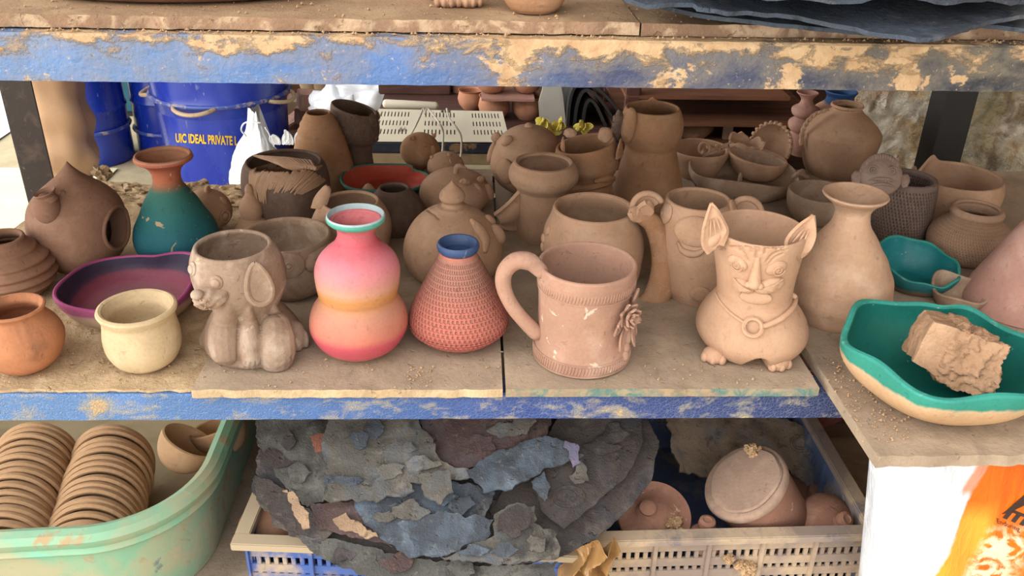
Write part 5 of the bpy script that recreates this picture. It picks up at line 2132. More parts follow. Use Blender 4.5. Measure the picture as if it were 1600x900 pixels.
# ------------------------------------------------------------------ inside the right crate
rp = at_z(1150, 720, .50)
s9 = sheet([(1040, 640), (1180, 640), (1270, 672), (1318, 742), (1322, 762), (1300, 772), (1268, 764), (1235, 735), (1190, 722), (1150, 740), (1100, 745), (1062, 738), (1048, 700)], 0, M_S9, 'muddy sheet with rusty streaks behind the tilted jar', P=rp, n=V((.05, -.55, .83)), seed=21, amp=.010, th=.005)
on_sheet(s9, [(1252, 694, 19, 14), (1252, 693, 15, 11), (1252, 692, 11, 8)], .0018)
v_ = -ray(1165, 752).normalized()
jax = (v_ * .55 + (RM @ V((-.62, .78, 0))) * .83).normalized()
jc = at_z(1163, 752, .575)
ja = jax.orthogonal().normalized()
jb = jax.cross(ja)
M_JAR = clay('dusty_terracotta_jar', (160, 112, 90), var=.2, dust=(186, 148, 120), dustamt=.7, dscale=14, bump=.4, spots=[((206, 180, 150), 60, .67, .7, .7)])
M_JARL = clay('mud_covered_lid', (164, 134, 114), var=.15, dust=(196, 162, 134), dustamt=.5, bump=.4)


def turned(name, c, ax, prof, mat, parent=None, seg=64, jit=0, seed=0):
    """lathe of (radius, height along ax) about c"""
    ax = V(ax).normalized()
    a = ax.orthogonal().normalized()
    b = ax.cross(a)
    mb_ = MB()
    rows = []
    for r, h in prof:
        row = []
        for i in range(seg):
            t_ = 2 * pi * i / seg
            k = 1 + jit * noise.noise(V((cos(t_) * 2, sin(t_) * 2, h * 40 + seed)))
            row.append(V(c) + (a * cos(t_) + b * sin(t_)) * max(r, 1e-5) * k + ax * h)
        rows.append(row)
    mb_.grid(rows)
    return mb_.build(name, mat, parent)


jar = thing('clay_jar', jc - jax * .10, 'tilted terracotta jar with a muddy lid, in the grey crate', 'jar')
jr = .0585
turned('body', jc, jax, [(0, -.11), (.045, -.11), (.048, -.105), (.052, -.06), (.0555, -.02), (.056, -.012), (0, -.011)], M_JAR, jar)
jl_ = turned('lid', jc, jax, [(0, -.0105), (.056, -.0105), (.0590, -.009), (.0600, -.003), (.0585, .001), (.056, .0025), (0, .003)], M_JARL, jar, jit=.012)
turned('mud_cake', jc - jb * .004 + ja * .0, jax, [(0, .0035), (.050, .0035), (.051, .005), (.049, .0075), (0, .0085)], M_JARL, jl_, jit=.05, seed=3)


def clump(name, px, py, pt, r, label, seed, mat=None):
    mb_ = MB()
    rr = random.Random(seed)
    for k in range(26):
        d = V((rr.gauss(0, 1), rr.gauss(0, 1), rr.gauss(0, .7)))
        d = d.normalized() * rr.random() ** .5 * r
        s_ = r * rr.uniform(.25, .5)
        mb_.blob(pt + d, V((s_, 0, 0)), V((0, s_, 0)), V((0, 0, s_ * .8)), 7, rough=.8, seed=k + seed)
    tag(mb_.build(name, mat or C_CRUMB, angle=30), label, 'clay clump')


clump('clay_clump', 0, 0, at_plane(1178, 702, jc + jax * .010, jax), .010, 'crumbly clump of clay on top of the tilted jar', 3)
lidc = at_z(1022, 806, .525)
ld = thing('jar_lid', lidc, 'brown knobbed lid lying flat in the left corner of the grey crate', 'lid')
lax = V((-.05, -.42, .9)).normalized()
turned('plate', lidc, lax, [(0, -.006), (.046, -.004), (.050, 0), (.049, .003), (.040, .0015), (.026, .004), (.022, .008), (0, .010)], M_JAR, ld)
turned('knob', lidc + lax * .009 + V((-.010, .004, 0)), lax, [(0, 0), (.015, 0), (.010, .006), (.011, .012), (.006, .015), (0, .0155)], M_JAR, ld)
clump('clay_clump', 0, 0, at_plane(1054, 820, lidc + lax * .008, lax), .013, 'crumbly clump of clay on the brown lid', 7)
for (px, py, z_, r, lab, ax_) in ((1103, 826, .53, .020, 'small lid with a ball knob beside the tilted jar', (0, -.1, 1)), (1312, 815, .53, .036, 'brown domed lid with a stubby knob at the right of the grey crate', (.25, -.55, .8)), (1270, 775, .47, .040, 'dark lid with a twisted handle behind the domed lid', (.1, -.3, .95))):
    c_ = at_z(px, py, z_)
    ax_ = V(ax_).normalized()
    ld = thing('jar_lid', c_, lab, 'lid')
    turned('dome', c_ - ax_ * .012, ax_, [(0, -.012), (r * 1.25, -.012), (r * 1.2, -.006), (r * .8, .006), (r * .3, .011), (0, .012)], M_JAR, ld)
    turned('knob', c_ - ax_ * .003, ax_, [(0, 0), (.010, 0), (.0085, .006), (.0115, .012), (.0105, .018), (.006, .020), (.005, .0185), (0, .018)], M_JAR, ld)
p_ = at_y(1165, 884, .004)
clump('clay_clump', 0, 0, p_ + V((0, -.001, 0)), .012, 'clump of clay stuck on the front of the grey crate', 17)
clump('clay_clump', 0, 0, at_y(1140, 874, .004), .007, 'small clump of clay on the grey crate front, left of the larger one', 19)
bc = at_z(430, 820, .50)
side_bowl('buried_bowl', 'brown bowl half buried at the left of the blue crate', bc, (.2, -.3, -.9), .05, .035, C_DKBR)

M_MAG = paint('magenta_basin', (150, 70, 96), .5, [((176, 140, 130), 14, .5, .64, .6)])
pb_ = at_y(1250, 655, .44)
turned('magenta_basin', V((pb_.x, .44, at_y(1250, 667, .38).z)), (0, 0, 1), [(0, 0), (.058, 0), (.070, .006), (.084, .03), (.090, .048), (.094, .050), (.088, .047), (.078, .03), (.062, .006), (0, .004)], M_MAG)
tag(bpy.data.objects['magenta_basin'], 'pink basin peeking out below the blue beam', 'basin')
mb = MB()
pm = V((pb_.x, .44, at_y(1250, 667, .38).z))
mb.box((pm.x - .10, .395, ZB), (pm.x + .11, .52, pm.z - .001), jit=.002, sub=3)
tag(mb.build('cardboard_box', clay('old_cardboard', (110, 86, 66), bump=.3)), 'brown box behind the muddy sheet that carries the pink basin', 'box')

# brown crumpled wrapper
M_WRAP = paint('brown_wrapper', (176, 134, 84), .35, [((120, 84, 50), 20, .55, .65, .6), ((220, 190, 140), 16, .6, .68, .6)], bump=.4, spec=.6)
mb = MB()


def wr(u, v):
    a = at_y(884 + 74 * u + 12 * sin(7 * v + 2 * u), 850 + 70 * v + 18 * abs(u - .45), -.032)
    f_ = noise.fractal(V((u * 5, v * 2, 4)), 1, 2, 4)
    return a + V((0, .018 * f_ + .012 * sin(u * 16 + v * 3), 0))


mb.patch(wr, 44, 30, .0012)
tag(mb.build('paper_wrapper', M_WRAP, angle=25), 'crumpled brown wrapper stuffed between the two crates', 'wrapper')

# ------------------------------------------------------------------ plastic sack at the right
yb = -.10
q0, q1 = at_y(1386, 722, yb), at_y(1368, 900, yb)
xl = q1.x
qa, qb = at_y(1550, 722, -.118), at_y(1474, 890, -.118)
t = NT('sack_plastic')
x, y, z = t.xyz()
sl_ = (qa.x - qb.x) / (qa.z - qb.z)
edge = t.math('SUBTRACT', x, t.math('ADD', qb.x - xl, t.math('MULTIPLY', t.math('SUBTRACT', z, qb.z), sl_)))
edge = t.math('ADD', edge, t.math('MULTIPLY', t.math('SUBTRACT', t.noise(14, 4), .5), .022))
om = t.step(edge, -.001, .003)
st_ = t.stretch(1.6, 1, .35)
org = t.ramp(t.noise(16, 4, .55, .5, st_), [(.3, srgb((222, 84, 6))), (.5, srgb((236, 106, 10))), (.72, srgb((242, 128, 26)))])
zy = at_y(1500, 800, -.118).z
yel = t.math('MULTIPLY', t.step(t.math('ADD', z, t.math('MULTIPLY', t.noise(20, 3), .03)), zy + .02, zy - .01), t.step(edge, .045, .03))
org = t.mix(yel, org, srgb((246, 168, 56)))
glare = t.math('MULTIPLY', t.math('MULTIPLY', t.step(edge, .028, .04), t.step(edge, .10, .075)), t.step(z, zy - .025, zy - .045))
org = t.mix(t.math('MULTIPLY', glare, t.step(t.noise(60, 4, .6, 1), .42, .56)), org, srgb((252, 232, 190)))  # glare on the glossy folds put into the colour as pale cream
pk = t.math('MULTIPLY', t.step(edge, -.012, -.008), t.step(z, zy + .01, zy + .02))
c = t.mix(pk, srgb((238, 242, 248)), srgb((246, 156, 128)))
c = t.mix(om, c, org)
t.put(t.b.inputs['Base Color'], t.mix(1.0, c, (.72, .72, .72, 1), 'MULTIPLY'))
t.b.inputs['Roughness'].default_value = .28
t.put(t.b.inputs['Normal'], t.bump(t.math('ADD', t.noise(50, 4, .6, 1.0, st_), t.math('MULTIPLY', t.noise(20, 3, .5, 1), 1.0)), .5, .006))
M_SACK = t.m
mb = MB()
rows = []
for j in range(61):
    z_ = .767 * j / 60
    row = []
    lx = q1.x + (q0.x - q1.x) * (z_ - q1.z) / (q0.z - q1.z) if z_ > q1.z - .15 else q1.x + (q0.x - q1.x) * (-.15) / (q0.z - q1.z)
    wd = .36
    for i in range(120):
        a = 2 * pi * i / 120
        cx_, sy_ = copysign(abs(cos(a)) ** .45, cos(a)), copysign(abs(sin(a)) ** .6, sin(a))
        f_ = noise.fractal(V((cos(a) * 3, sin(a) * 3, z_ * 9)), 1, 2, 4) * .006
        f_ += .004 * sin(cx_ * 22 + 3 * sin(z_ * 9)) * (z_ / .767)
        row.append(V((lx + wd / 2 + cx_ * (wd / 2) + f_ * .5, -.068 + sy_ * (.052 - .012 * (z_ / .767)) + f_, max(z_ + (0 if j else 0), 0))))
    rows.append(row)
mb.grid(rows)
mb.add(rows[-1], [tuple(range(120))])
mb.add(rows[0], [tuple(range(120))])
sk = thing('plastic_sack', (xl, -.068, 0), 'white and orange plastic sack standing below the grey slab', 'sack')
so_ = mb.build('bag', M_SACK, sk)
sbv = bvh_of(so_)
M_INK = paint('dark_print', (52, 26, 24), .4)


def print_on(bv, vs, fs, mapf, off, th=None):
    mb_ = MB()
    out = []
    ok = True
    for (a, b) in vs:
        px, py = mapf(a, b)
        d = ray(px, py).normalized()
        l, n, i, q = bv.ray_cast(CAM, d)
        if l is None:
            l, n, i, q = bv.find_nearest(CAM + d * 1.0)
        out.append(l - d * off)
    mb_.add(out, fs)
    return mb_


def textprint(name, body, bv, x0, y0, ux, uy, size, mat, parent, off=.0008, bold=0, shear=0):
    """text with its baseline at px (x0, y0); ux = px step along the line, uy = px step up, per unit of text"""
    vs, fs = text_mesh(body, 1.0, bold, shear)
    return print_on(bv, vs, fs, lambda a, b: (x0 + ux[0] * a + uy[0] * b, y0 + ux[1] * a + uy[1] * b), off).build(name, mat, parent, angle=180)


textprint('printed_line', 'Enduring', sbv, 1557.5, 817, (10.2, 3.9), (-1, -11), 1, M_INK, sk)
textprint('printed_letters', 'ITI', sbv, 1567, 808, (30, 12), (6, -22), 1, M_INK, sk, bold=.06, shear=.3)


def polyprint(name, polys, bv, mat, parent, off=.0009):
    mb_ = MB()
    for pl in polys:
        q = [(V((a, b, 0))) for a, b in pl]
        tri = geometry.tessellate_polygon([q])
        # subdivide for wrapping
        bm_ = bmesh.new()
        vv = [bm_.verts.new(p) for p in q]
        for t3 in tri:
            try:
                bm_.faces.new([vv[i] for i in t3])
            except ValueError:
                pass
        bmesh.ops.subdivide_edges(bm_, edges=bm_.edges[:], cuts=5, use_grid_fill=True)
        bmesh.ops.triangulate(bm_, faces=bm_.faces[:])
        bm_.verts.index_update()
        o_ = print_on(bv, [(v.co.x, v.co.y) for v in bm_.verts], [[v.index for v in f.verts] for f in bm_.faces], lambda a, b: (a, b), off)
        mb_.add(o_.v, o_.f)
        bm_.free()
    return mb_.build(name, mat, parent, angle=180)


polyprint('printed_emblem', [[(1565, 804), (1600, 774), (1622, 758), (1622, 772), (1604, 788), (1580, 800)]], sbv, M_INK, sk)

# ------------------------------------------------------------------ dark sheets on the top shelf
un = V((.02, -.10, 1)).normalized()


def usheet(pts, z, label, mat, seed, amp=.006, n=None, th=.004, bend=None):
    p = V((.4, .05, z))
    nn = (n or un).normalized()
    mb_ = flake(pts, p, nn, th, amp, .016, .003, seed, bend, 9)
    return tag(mb_.build('dried_sheet', mat, angle=60), label, 'dried sheet')


M_U = sheet_mat('sheet_top_blue', (72, 82, 96), (54, 58, 66), (120, 122, 124), .5)
usheet([(1030, 8), (1120, 26), (1260, 40), (1390, 52), (1440, 60), (1500, 40), (1620, 48), (1620, -40), (1000, -40)], ZU + .010, 'lowest dark sheet of the stack on the top shelf', M_U, 41, .004)
usheet([(975, -2), (1010, 8), (1080, 8), (1090, 14), (1215, 16), (1300, 30), (1380, 44), (1432, 60), (1470, 58), (1560, 28), (1620, 20), (1620, -60), (960, -60)], ZU + .026, 'bent dark blue sheet in the middle of the stack on the top shelf', M_U, 43, .006)
usheet([(1060, -30), (1200, -6), (1330, 0), (1480, 4), (1620, -8), (1620, -90), (1050, -90)], ZU + .048, 'topmost dark sheet of the stack on the top shelf', M_U, 47, .008)
# ------------------------------------------------------------------ behind the rack
def lathe_m(name, c, prof, mats, parent=None, seg=72, label=None, cat=None, group=None, rim=None, angle=40):
    mb_ = MB()
    rows = [[V((c[0] + max(r, 1e-5) * cos(2 * pi * i / seg), c[1] + max(r, 1e-5) * sin(2 * pi * i / seg), c[2] + h)) for i in range(seg)] for r, h in prof]
    mb_.grid(rows)
    o = mb_.build(name, mats, parent, V(c) if parent is None else None, angle=angle)
    if label:
        tag(o, label, cat, group)
    return o


M_DRUM = paint('blue_drum_paint', (22, 52, 168), .25, [((60, 84, 190), 5, .5, .66, .5), ((150, 150, 170), 60, .66, .71, .8), ((130, 140, 180), 26, .66, .7, .5)], bump=.25, bscale=14, spec=.6, stretch=(1, 1, .35))
M_DRUMB = paint('rust_scuffed_rim', (60, 84, 170), .4, [((196, 176, 150), 30, .5, .6, .8)], spec=.5)
M_WIRE = paint('worn_handle_metal', (196, 168, 130), .5, [((120, 96, 70), 40, .55, .65, .7)])
M_YEL = paint('yellow_lettering', (240, 190, 40), .5)

cC = V((at_y(349, 170, 2.45).x, 2.45, 0))
dr = thing('blue_drum', cC, 'big glossy blue drum with yellow lettering and wire handles', 'drum')
zr = at_y(349, 168, 2.45 - .24).z
prC = [(0, 0), (.205, 0), (.208, .01), (.222, zr * .55), (.238, zr - .014), (.246, zr), (.240, zr + .012), (.248, zr + .06), (.256, zr + .20), (.262, zr + .21), (.256, zr + .22), (.246, zr + .21), (.22, .04), (0, .03)]
bodyC = lathe_m('body', cC, prC, M_DRUM, dr)
bvC = bvh_of(bodyC)
mb = MB()
mb.tube([cC + V((.249 * cos(2 * pi * i / 72), .249 * sin(2 * pi * i / 72), zr)) for i in range(73)], .008, 8, cap=False)
mb.build('hoop', M_DRUMB, dr)
for a0 in (-98, -178, -18, 70):
    mb = MB()
    pts = []
    for i in range(13):
        t_ = i / 12
        a = radians(a0 - 17 + 34 * t_)
        s_ = sin(pi * t_)
        pts.append(cC + V((cos(a), sin(a), 0)) * (.252 + .034 * s_ ** .6) + V((0, 0, zr - .004 - .012 * s_)))
    mb.tube(pts, .0075, 8)
    mb.build('handle', M_WIRE, dr)
textprint('lettering', 'UIC IDEAL PRIVATE L', bvC, 274.5, 222, (10.35, .52), (-1.0, -19.5), 1, M_YEL, dr, off=.003, bold=.03)

cA = V((at_y(142, 200, 2.9).x, 2.9, 0))
dA = thing('blue_drum', cA, 'dull blue drum behind the person in beige trousers', 'drum')
lathe_m('body', cA, [(0, 0), (.150, 0), (.156, .01), (.154, .22), (.160, .235), (.154, .25), (.152, .5), (.16, .515), (.15, .53), (.15, .8), (0, .8)], M_DRUM, dA)
mb = MB()
mb.tube([cA + V((.158 * cos(2 * pi * i / 60), .158 * sin(2 * pi * i / 60), at_y(165, 212, 2.9 - .15).z)) for i in range(61)], .008, 8, cap=False)
mb.build('hoop', M_DRUMB, dA)
cB = V((at_y(272, 200, 3.05).x, 3.05, 0))
dB = thing('blue_drum', cB, 'blue drum half hidden behind the big lettered drum', 'drum')
lathe_m('body', cB, [(0, 0), (.155, 0), (.16, .01), (.158, .22), (.164, .235), (.158, .25), (.158, .5), (.165, .515), (.156, .53), (.156, .8), (0, .8)], M_DRUM, dB)
mb = MB()
mb.tube([cB + V((.163 * cos(2 * pi * i / 60), .163 * sin(2 * pi * i / 60), at_y(230, 207, 3.05 - .12).z)) for i in range(61)], .008, 8, cap=False)
mb.build('hoop', M_DRUMB, dB)
M_TEALBOX = paint('teal_cabinet_paint', (20, 104, 124), .4, [((16, 70, 84), 5, .5, .6, .5)])
p = at_y(205, 200, 3.5)
mb = MB()
mb.box((p.x - .30, 3.5, 0.02), (p.x + .10, 3.9, .9))
mb.box((p.x - .31, 3.49, .40), (p.x + .11, 3.5, .43))
cab = thing('metal_cabinet', (p.x - .1, 3.7, 0), 'teal metal cabinet standing between the blue drums', 'cabinet')
mb.build('body', M_TEALBOX, cab)
mb = MB()
mb.box((p.x - .31, 3.49, 0), (p.x + .11, 3.91, .02))
mb.build('plinth', M_POSTBLK, cab)

# white carrier bag
M_WHITE = paint('white_plastic', (244, 246, 250), .35, [((214, 222, 236), 8, .55, .7, .5)], bump=.4, bscale=22)
cb = at_y(424, 235, 2.0)
bag = thing('carrier_bag', (cb.x, 2.0, 0), 'white plastic carrier bag slumped in front of the lettered drum', 'bag')
mb = MB()
rows = []
for j in range(41):
    t_ = j / 40
    z_ = .50 * t_
    row = []
    for i in range(64):
        a = 2 * pi * i / 64
        f_ = noise.fractal(V((cos(a) * 2.2, sin(a) * 2.2, z_ * 7)), 1, 2, 4)
        rx = (.085 + .05 * sin(pi * min(t_ * 1.25, 1)) - .055 * max(0, t_ - .6) / .4) * (1 + .22 * f_)
        # left half rises to a neck, right half stays low
        zz = z_ * (1 - .30 * max(0, cos(a)) * t_ + .05 * f_ * t_)
        row.append(V((cb.x - .03 * t_ + rx * cos(a) * 1.0, 2.0 + rx * sin(a) * .8, zz)))
    rows.append(row)
mb.grid(rows)
mb.add(rows[-1], [tuple(range(64))])
mb.add(rows[0], [tuple(range(64))])
mb.build('bag_body', M_WHITE, bag)
for dx, h in ((-.035, 0), (.0, 0)):
    mb = MB()
    q = [at_y(*s_, 1.93) for s_ in ((384, 212), (377, 203), (381, 193), (393, 190), (406, 192))] if dx else [at_y(*s_, 1.96) for s_ in ((415, 200), (420, 208), (424, 218), (428, 228))]
    mb.tube(cr(q, 5), .005, 6, flat=.5)
    mb.build('handle', M_WHITE, bag)
mb = MB()
rr_ = random.Random(4)
for k in range(9):
    c_ = at_y(430 + k * 4, 226, 1.96)
    d = V((rr_.uniform(-.6, .6), -.2, 1)).normalized()
    petal(mb, c_, d, V((0, -1, .2)).normalized(), rr_.uniform(.03, .06), .022, .0025)
mb.build('torn_top', M_WHITE, bag)

# clutter beyond: bricks, planks, white heap, dark trough
M_BRICK = clay('dusty_brick', (196, 144, 122), dust=(222, 184, 164), dustamt=.6, bump=.4)
M_WOODB = paint('brown_old_wood', (124, 76, 48), .7, [((90, 54, 36), 8, .45, .6, .6)], stretch=(1, 6, 6))
M_WOODR = paint('dark_red_wood', (84, 48, 36), .7, [((58, 34, 26), 6, .45, .6, .6)], stretch=(1, 8, 8))
rr_ = random.Random(7)
labs = ['dusty pink brick topmost of the brick pile by the blue drum', 'pink brick lying flat in the brick pile', 'brown brick at the bottom left of the brick pile', 'brick tipped on its edge at the right of the brick pile']
for k, (px, py, a, tl) in enumerate(((500, 158, .3, .15), (497, 180, -.1, .1), (468, 190, .5, -.5), (512, 196, -.4, .3))):
    c_ = at_y(px, py, 2.68 + .05 * k)
    M_ = Matrix.Translation(c_) @ Matrix.Rotation(a, 4, 'Z') @ Matrix.Rotation(tl, 4, 'Y')
    mb = MB()
    mb.box((-.085, -.05, -.033), (.085, .05, .033), M=M_, sub=3, jit=.004, seed=k)
    tag(mb.build('brick', M_BRICK), labs[k], 'brick')
mb = MB()
c_ = at_y(490, 215, 2.7)
mb.box((c_.x - .12, 2.62, 0), (c_.x + .25, 2.95, c_.z + .03), sub=2, jit=.006)
tag(mb.build('wooden_box', M_WOODB), 'low brown wooden box under the pile of bricks', 'box')
c_ = at_y(500, 140, 3.1)
mb = MB()
mb.box((c_.x - .25, 3.1, 0), (c_.x + .12, 3.35, c_.z + .02), sub=2, jit=.004)
tag(mb.build('wooden_crate', M_WOODB), 'brown wooden crate behind the brick pile', 'crate')
for k, (px, hw, col) in enumerate(((486, .045, C_CREAM), (505, .05, C_CREAM), (523, .045, C_CREAM))):
    c_ = at_y(px, 150, 3.02)
    lathe_m('small_pot', (c_.x, 3.02, c_.z), [(0, 0), (hw * .7, 0), (hw, .05), (hw * .9, .09), (hw * .95, .10), (hw * .8, .095), (0, .02)], col, None, 40,
            ['leftmost of three cream pots behind the bricks', 'middle one of three cream pots behind the bricks', 'rightmost of three cream pots behind the bricks'][k], 'pot', 'cream pots behind the bricks')
mb = MB()
c_ = at_y(505, 152, 3.02)
mb.box((c_.x - .16, 2.94, 0), (c_.x + .16, 3.09, c_.z - .001), sub=2, jit=.003)
tag(mb.build('stone_ledge', C_GREY), 'grey block that carries the three cream pots', 'block')
cw = at_y(568, 168, 2.35)
mb = MB()
for k, (ox, oz, rx, rz) in enumerate(((-.09, .0, .10, .075), (.02, .03, .12, .075), (.10, .01, .10, .06), (-.02, -.05, .16, .09))):
    mb.blob(V((cw.x + ox, 2.35 + .02 * k, cw.z + oz)), V((rx, 0, 0)), V((0, .10, 0)), V((0, 0, rz)), 20, rough=.45, seed=k * 3)
tag(mb.build('white_bundle', M_WHITE, angle=60), 'bright white bundle of plastic beyond the carved goblet', 'bundle')
mb = MB()
mb.box((cw.x - .22, 2.2, 0), (cw.x + .22, 2.58, cw.z - .147), sub=2, jit=.003)
tag(mb.build('wooden_box', M_WOODB), 'brown box that carries the white bundle', 'box')

# ------------------------------------------------------------------ rear rack with the slotted panel
YR = 1.2
zrs = at_y(690, 226, YR).z
rr_root = thing('rear_rack', (.3, 1.45, 0), 'low rear rack with dark beams standing behind the pots', 'rack')
M_RB = paint('chipped_dark_beam', (34, 40, 54), .5, [((150, 112, 72), 18, .56, .6, .8), ((70, 80, 96), 40, .6, .68, .5)])
M_RB2 = paint('beige_beam', (160, 136, 104), .6, [((120, 96, 70), 10, .5, .6, .5)])
xa, xb = at_y(575, 230, YR).x, at_y(968, 230, YR).x
z1 = at_y(690, 240, YR).z
z2 = at_y(690, 257, YR).z
mb = MB()
mb.box((xa, YR, z1), (xb, YR + .03, zrs), sub=2)
mb.build('dark_beam', M_RB, rr_root)
mb = MB()
mb.box((xa, YR - .004, z2), (xb, YR + .03, z1 - .001), sub=2)
mb.build('beige_beam', M_RB2, rr_root)
mb = MB()
mb.box((xa, YR + .031, zrs - .02), (xb, 1.95, zrs))
mb.build('deck', M_WOODR, rr_root)
for x_ in (xa + .02, xb - .05):
    for y_ in (YR + .04, 1.88):
        mb = MB()
        mb.box((x_, y_, 0), (x_ + .03, y_ + .03, zrs - .02))
        mb.build('leg', M_RB, rr_root)
# slotted white panel leaning back on the rack
M_PANEL = paint('cream_panel_enamel', (226, 216, 192), .5, [((180, 160, 128), 8, .6, .7, .4)], spec=.4)
M_SLOT = paint('slot_dark', (62, 48, 38), .9)
BL, BR, TL, TR = at_y(578, 221, YR + .01), at_y(797, 222, YR + .01), at_y(592, 170, YR + .09), at_y(785, 174, YR + .09)


def pan(u, v):
    return BL.lerp(BR, u).lerp(TL.lerp(TR, u), v)


pn = (BR - BL).cross(TL - BL).normalized()
if pn.y > 0:
    pn = -pn
panel = thing('slotted_panel', (BL + BR) / 2, 'cream metal panel with rows of slots leaning behind the piggy banks', 'panel')
mb = MB()
# real slots: panel assembled from strips around the openings
cols = []
groups = [(.02, .26), (.37, .62), (.74, .97)]
us = []
for a, b in groups:
    k = 9
    st = (b - a) / k
    us += [(a + st * i + st * .3, a + st * i + st * .62) for i in range(k)]
vs_ = [(.23, .38), (.50, .65), (.77, .92)]
ub = [0] + [q for pr_ in us for q in pr_] + [1]
vb = [0] + [q for pr_ in vs_ for q in pr_] + [1]
for j in range(len(vb) - 1):
    for i in range(len(ub) - 1):
        if i % 2 == 1 and j % 2 == 1:
            continue
        q = [pan(ub[i], vb[j]), pan(ub[i + 1], vb[j]), pan(ub[i + 1], vb[j + 1]), pan(ub[i], vb[j + 1])]
        mb.prism(q, -pn * .002)
mb.build('face', M_PANEL, panel)
mb = MB()
mb.prism([pan(0, 0) - pn * .0025, pan(1, 0) - pn * .0025, pan(1, 1) - pn * .0025, pan(0, 1) - pn * .0025], -pn * .012)
mb.build('backing', M_SLOT, panel)
mb = MB()
c_ = at_y(630, 164, YR + .14)
a_, b_ = at_y(603, 162, YR + .14), at_y(680, 166, YR + .14)
mb.tube([a_, b_], .011, 14)
tag(mb.build('paper_roll', M_PANEL), 'cream paper roll lying behind the slotted panel', 'roll')
ct0, ct1 = at_y(592, 150, 1.62), at_y(704, 150, 1.62)
mb = MB()
zt_ = at_y(640, 120, 1.62).z
mb.box((ct0.x, 1.62, zrs + .0005), (ct1.x, 1.645, zt_), sub=2, jit=.001)
mb.box((ct0.x, 1.88, zrs + .0005), (ct1.x, 1.905, zt_), sub=2, jit=.001)
mb.box((ct0.x, 1.6455, zrs + .0005), (ct0.x + .02, 1.8795, zt_), sub=2)
mb.box((ct1.x - .02, 1.6455, zrs + .0005), (ct1.x, 1.8795, zt_), sub=2)
mb.box((ct0.x + .02, 1.6455, zrs + .0005), (ct1.x - .02, 1.8795, zrs + .02), sub=2)
tag(mb.build('wooden_trough', M_WOODR), 'dark reddish wooden trough beyond the slotted panel', 'trough')
# cords
M_CORD = paint('grey_cord', (186, 176, 160), .6)
for k, (pts, lab) in enumerate((([(643, 208), (650, 195), (657, 180), (661, 170), (664, 176)], 'short pale cord arching left over the slotted panel'),
                                ([(664, 178), (667, 170), (674, 176), (686, 192), (692, 205), (692, 226), (691, 238)], 'pale cord hanging in the middle of the slotted panel'),
                                ([(698, 170), (702, 186), (712, 198), (720, 212), (721, 232), (719, 250)], 'pale cord hanging at the right of the slotted panel'))):
    mb = MB()
    q = []
    for a, b in pts:
        d_ = YR - .01 if b > 190 else YR + .0 + (190 - b) * .0035
        q.append(at_y(a, b, d_ - .012))
    mb.tube(cr(q, 6), .0024, 8)
    tag(mb.build('cord', M_CORD), lab, 'cord')
# light paper and plank lying behind the piggies on the shelf
mb = MB()
mb.box((at_z(742, 290, ZS).x - .05, .705, ZS - .02), (at_z(742, 290, ZS).x + .12, .80, ZS - .012))
# terracotta pots on the rear rack
M_TP = C_TERRA


def small_pot(px, row, hw, label, z=None, y=1.6, prof=None, grp='terracotta pots on the rear rack'):
    x_ = at_y(px, row, y).x
    s_ = hw * (proj(V((x_, y, .7)))[2]) / F
    pr_ = prof or [(0, 0), (.62, 0), (.9, .35), (1.0, .75), (.92, 1.15), (.86, 1.3), (.96, 1.42), (.9, 1.42), (.78, 1.3), (.85, .7), (0, .1)]
    lathe_m('terracotta_pot', (x_, y, z if z is not None else zrs), [(a * s_, b * s_) for a, b in pr_], M_TP, None, 56, label, 'pot', grp)
    return s_


s1 = small_pot(736, 172, 21, 'terracotta pot behind the slotted panel, leftmost of the row', y=1.50)
s2 = small_pot(772, 178, 25, 'terracotta pot behind the slotted panel, second of the row', y=1.42)
s3_ = small_pot(824, 178, 25, 'terracotta pot right of the slotted panel, third of the row', y=1.42)
zsl = zrs + s2 * 1.42 + .001
mb = MB()
x0_ = at_y(752, 160, 1.36).x
mb.box((x0_, 1.36, zsl), (x0_ + .135, 1.50, zsl + .006), sub=3, jit=.001)
tag(mb.build('clay_slab', C_PINKISH), 'thin clay slab bridging the terracotta pots', 'slab')
bp = [(0, 0), (.45, 0), (.75, .22), (.95, .6), (1.0, .95), (.94, .95), (.88, .6), (0, .1)]
for k, (px, hw) in enumerate(((768, 27), (822, 25))):
    small_pot(px, 150, hw, ['terracotta bowl standing on the thin clay slab, left', 'terracotta bowl standing on the thin clay slab, right'][k], zsl + .0065, 1.425, bp)
small_pot(718, 150, 14, 'terracotta pot peeking out left of the stacked pots', zrs, 1.66, [(0, 0), (.8, 0), (1.2, 2.6), (1.3, 4.2), (1.2, 4.6), (1.1, 4.6), (0, .2)])
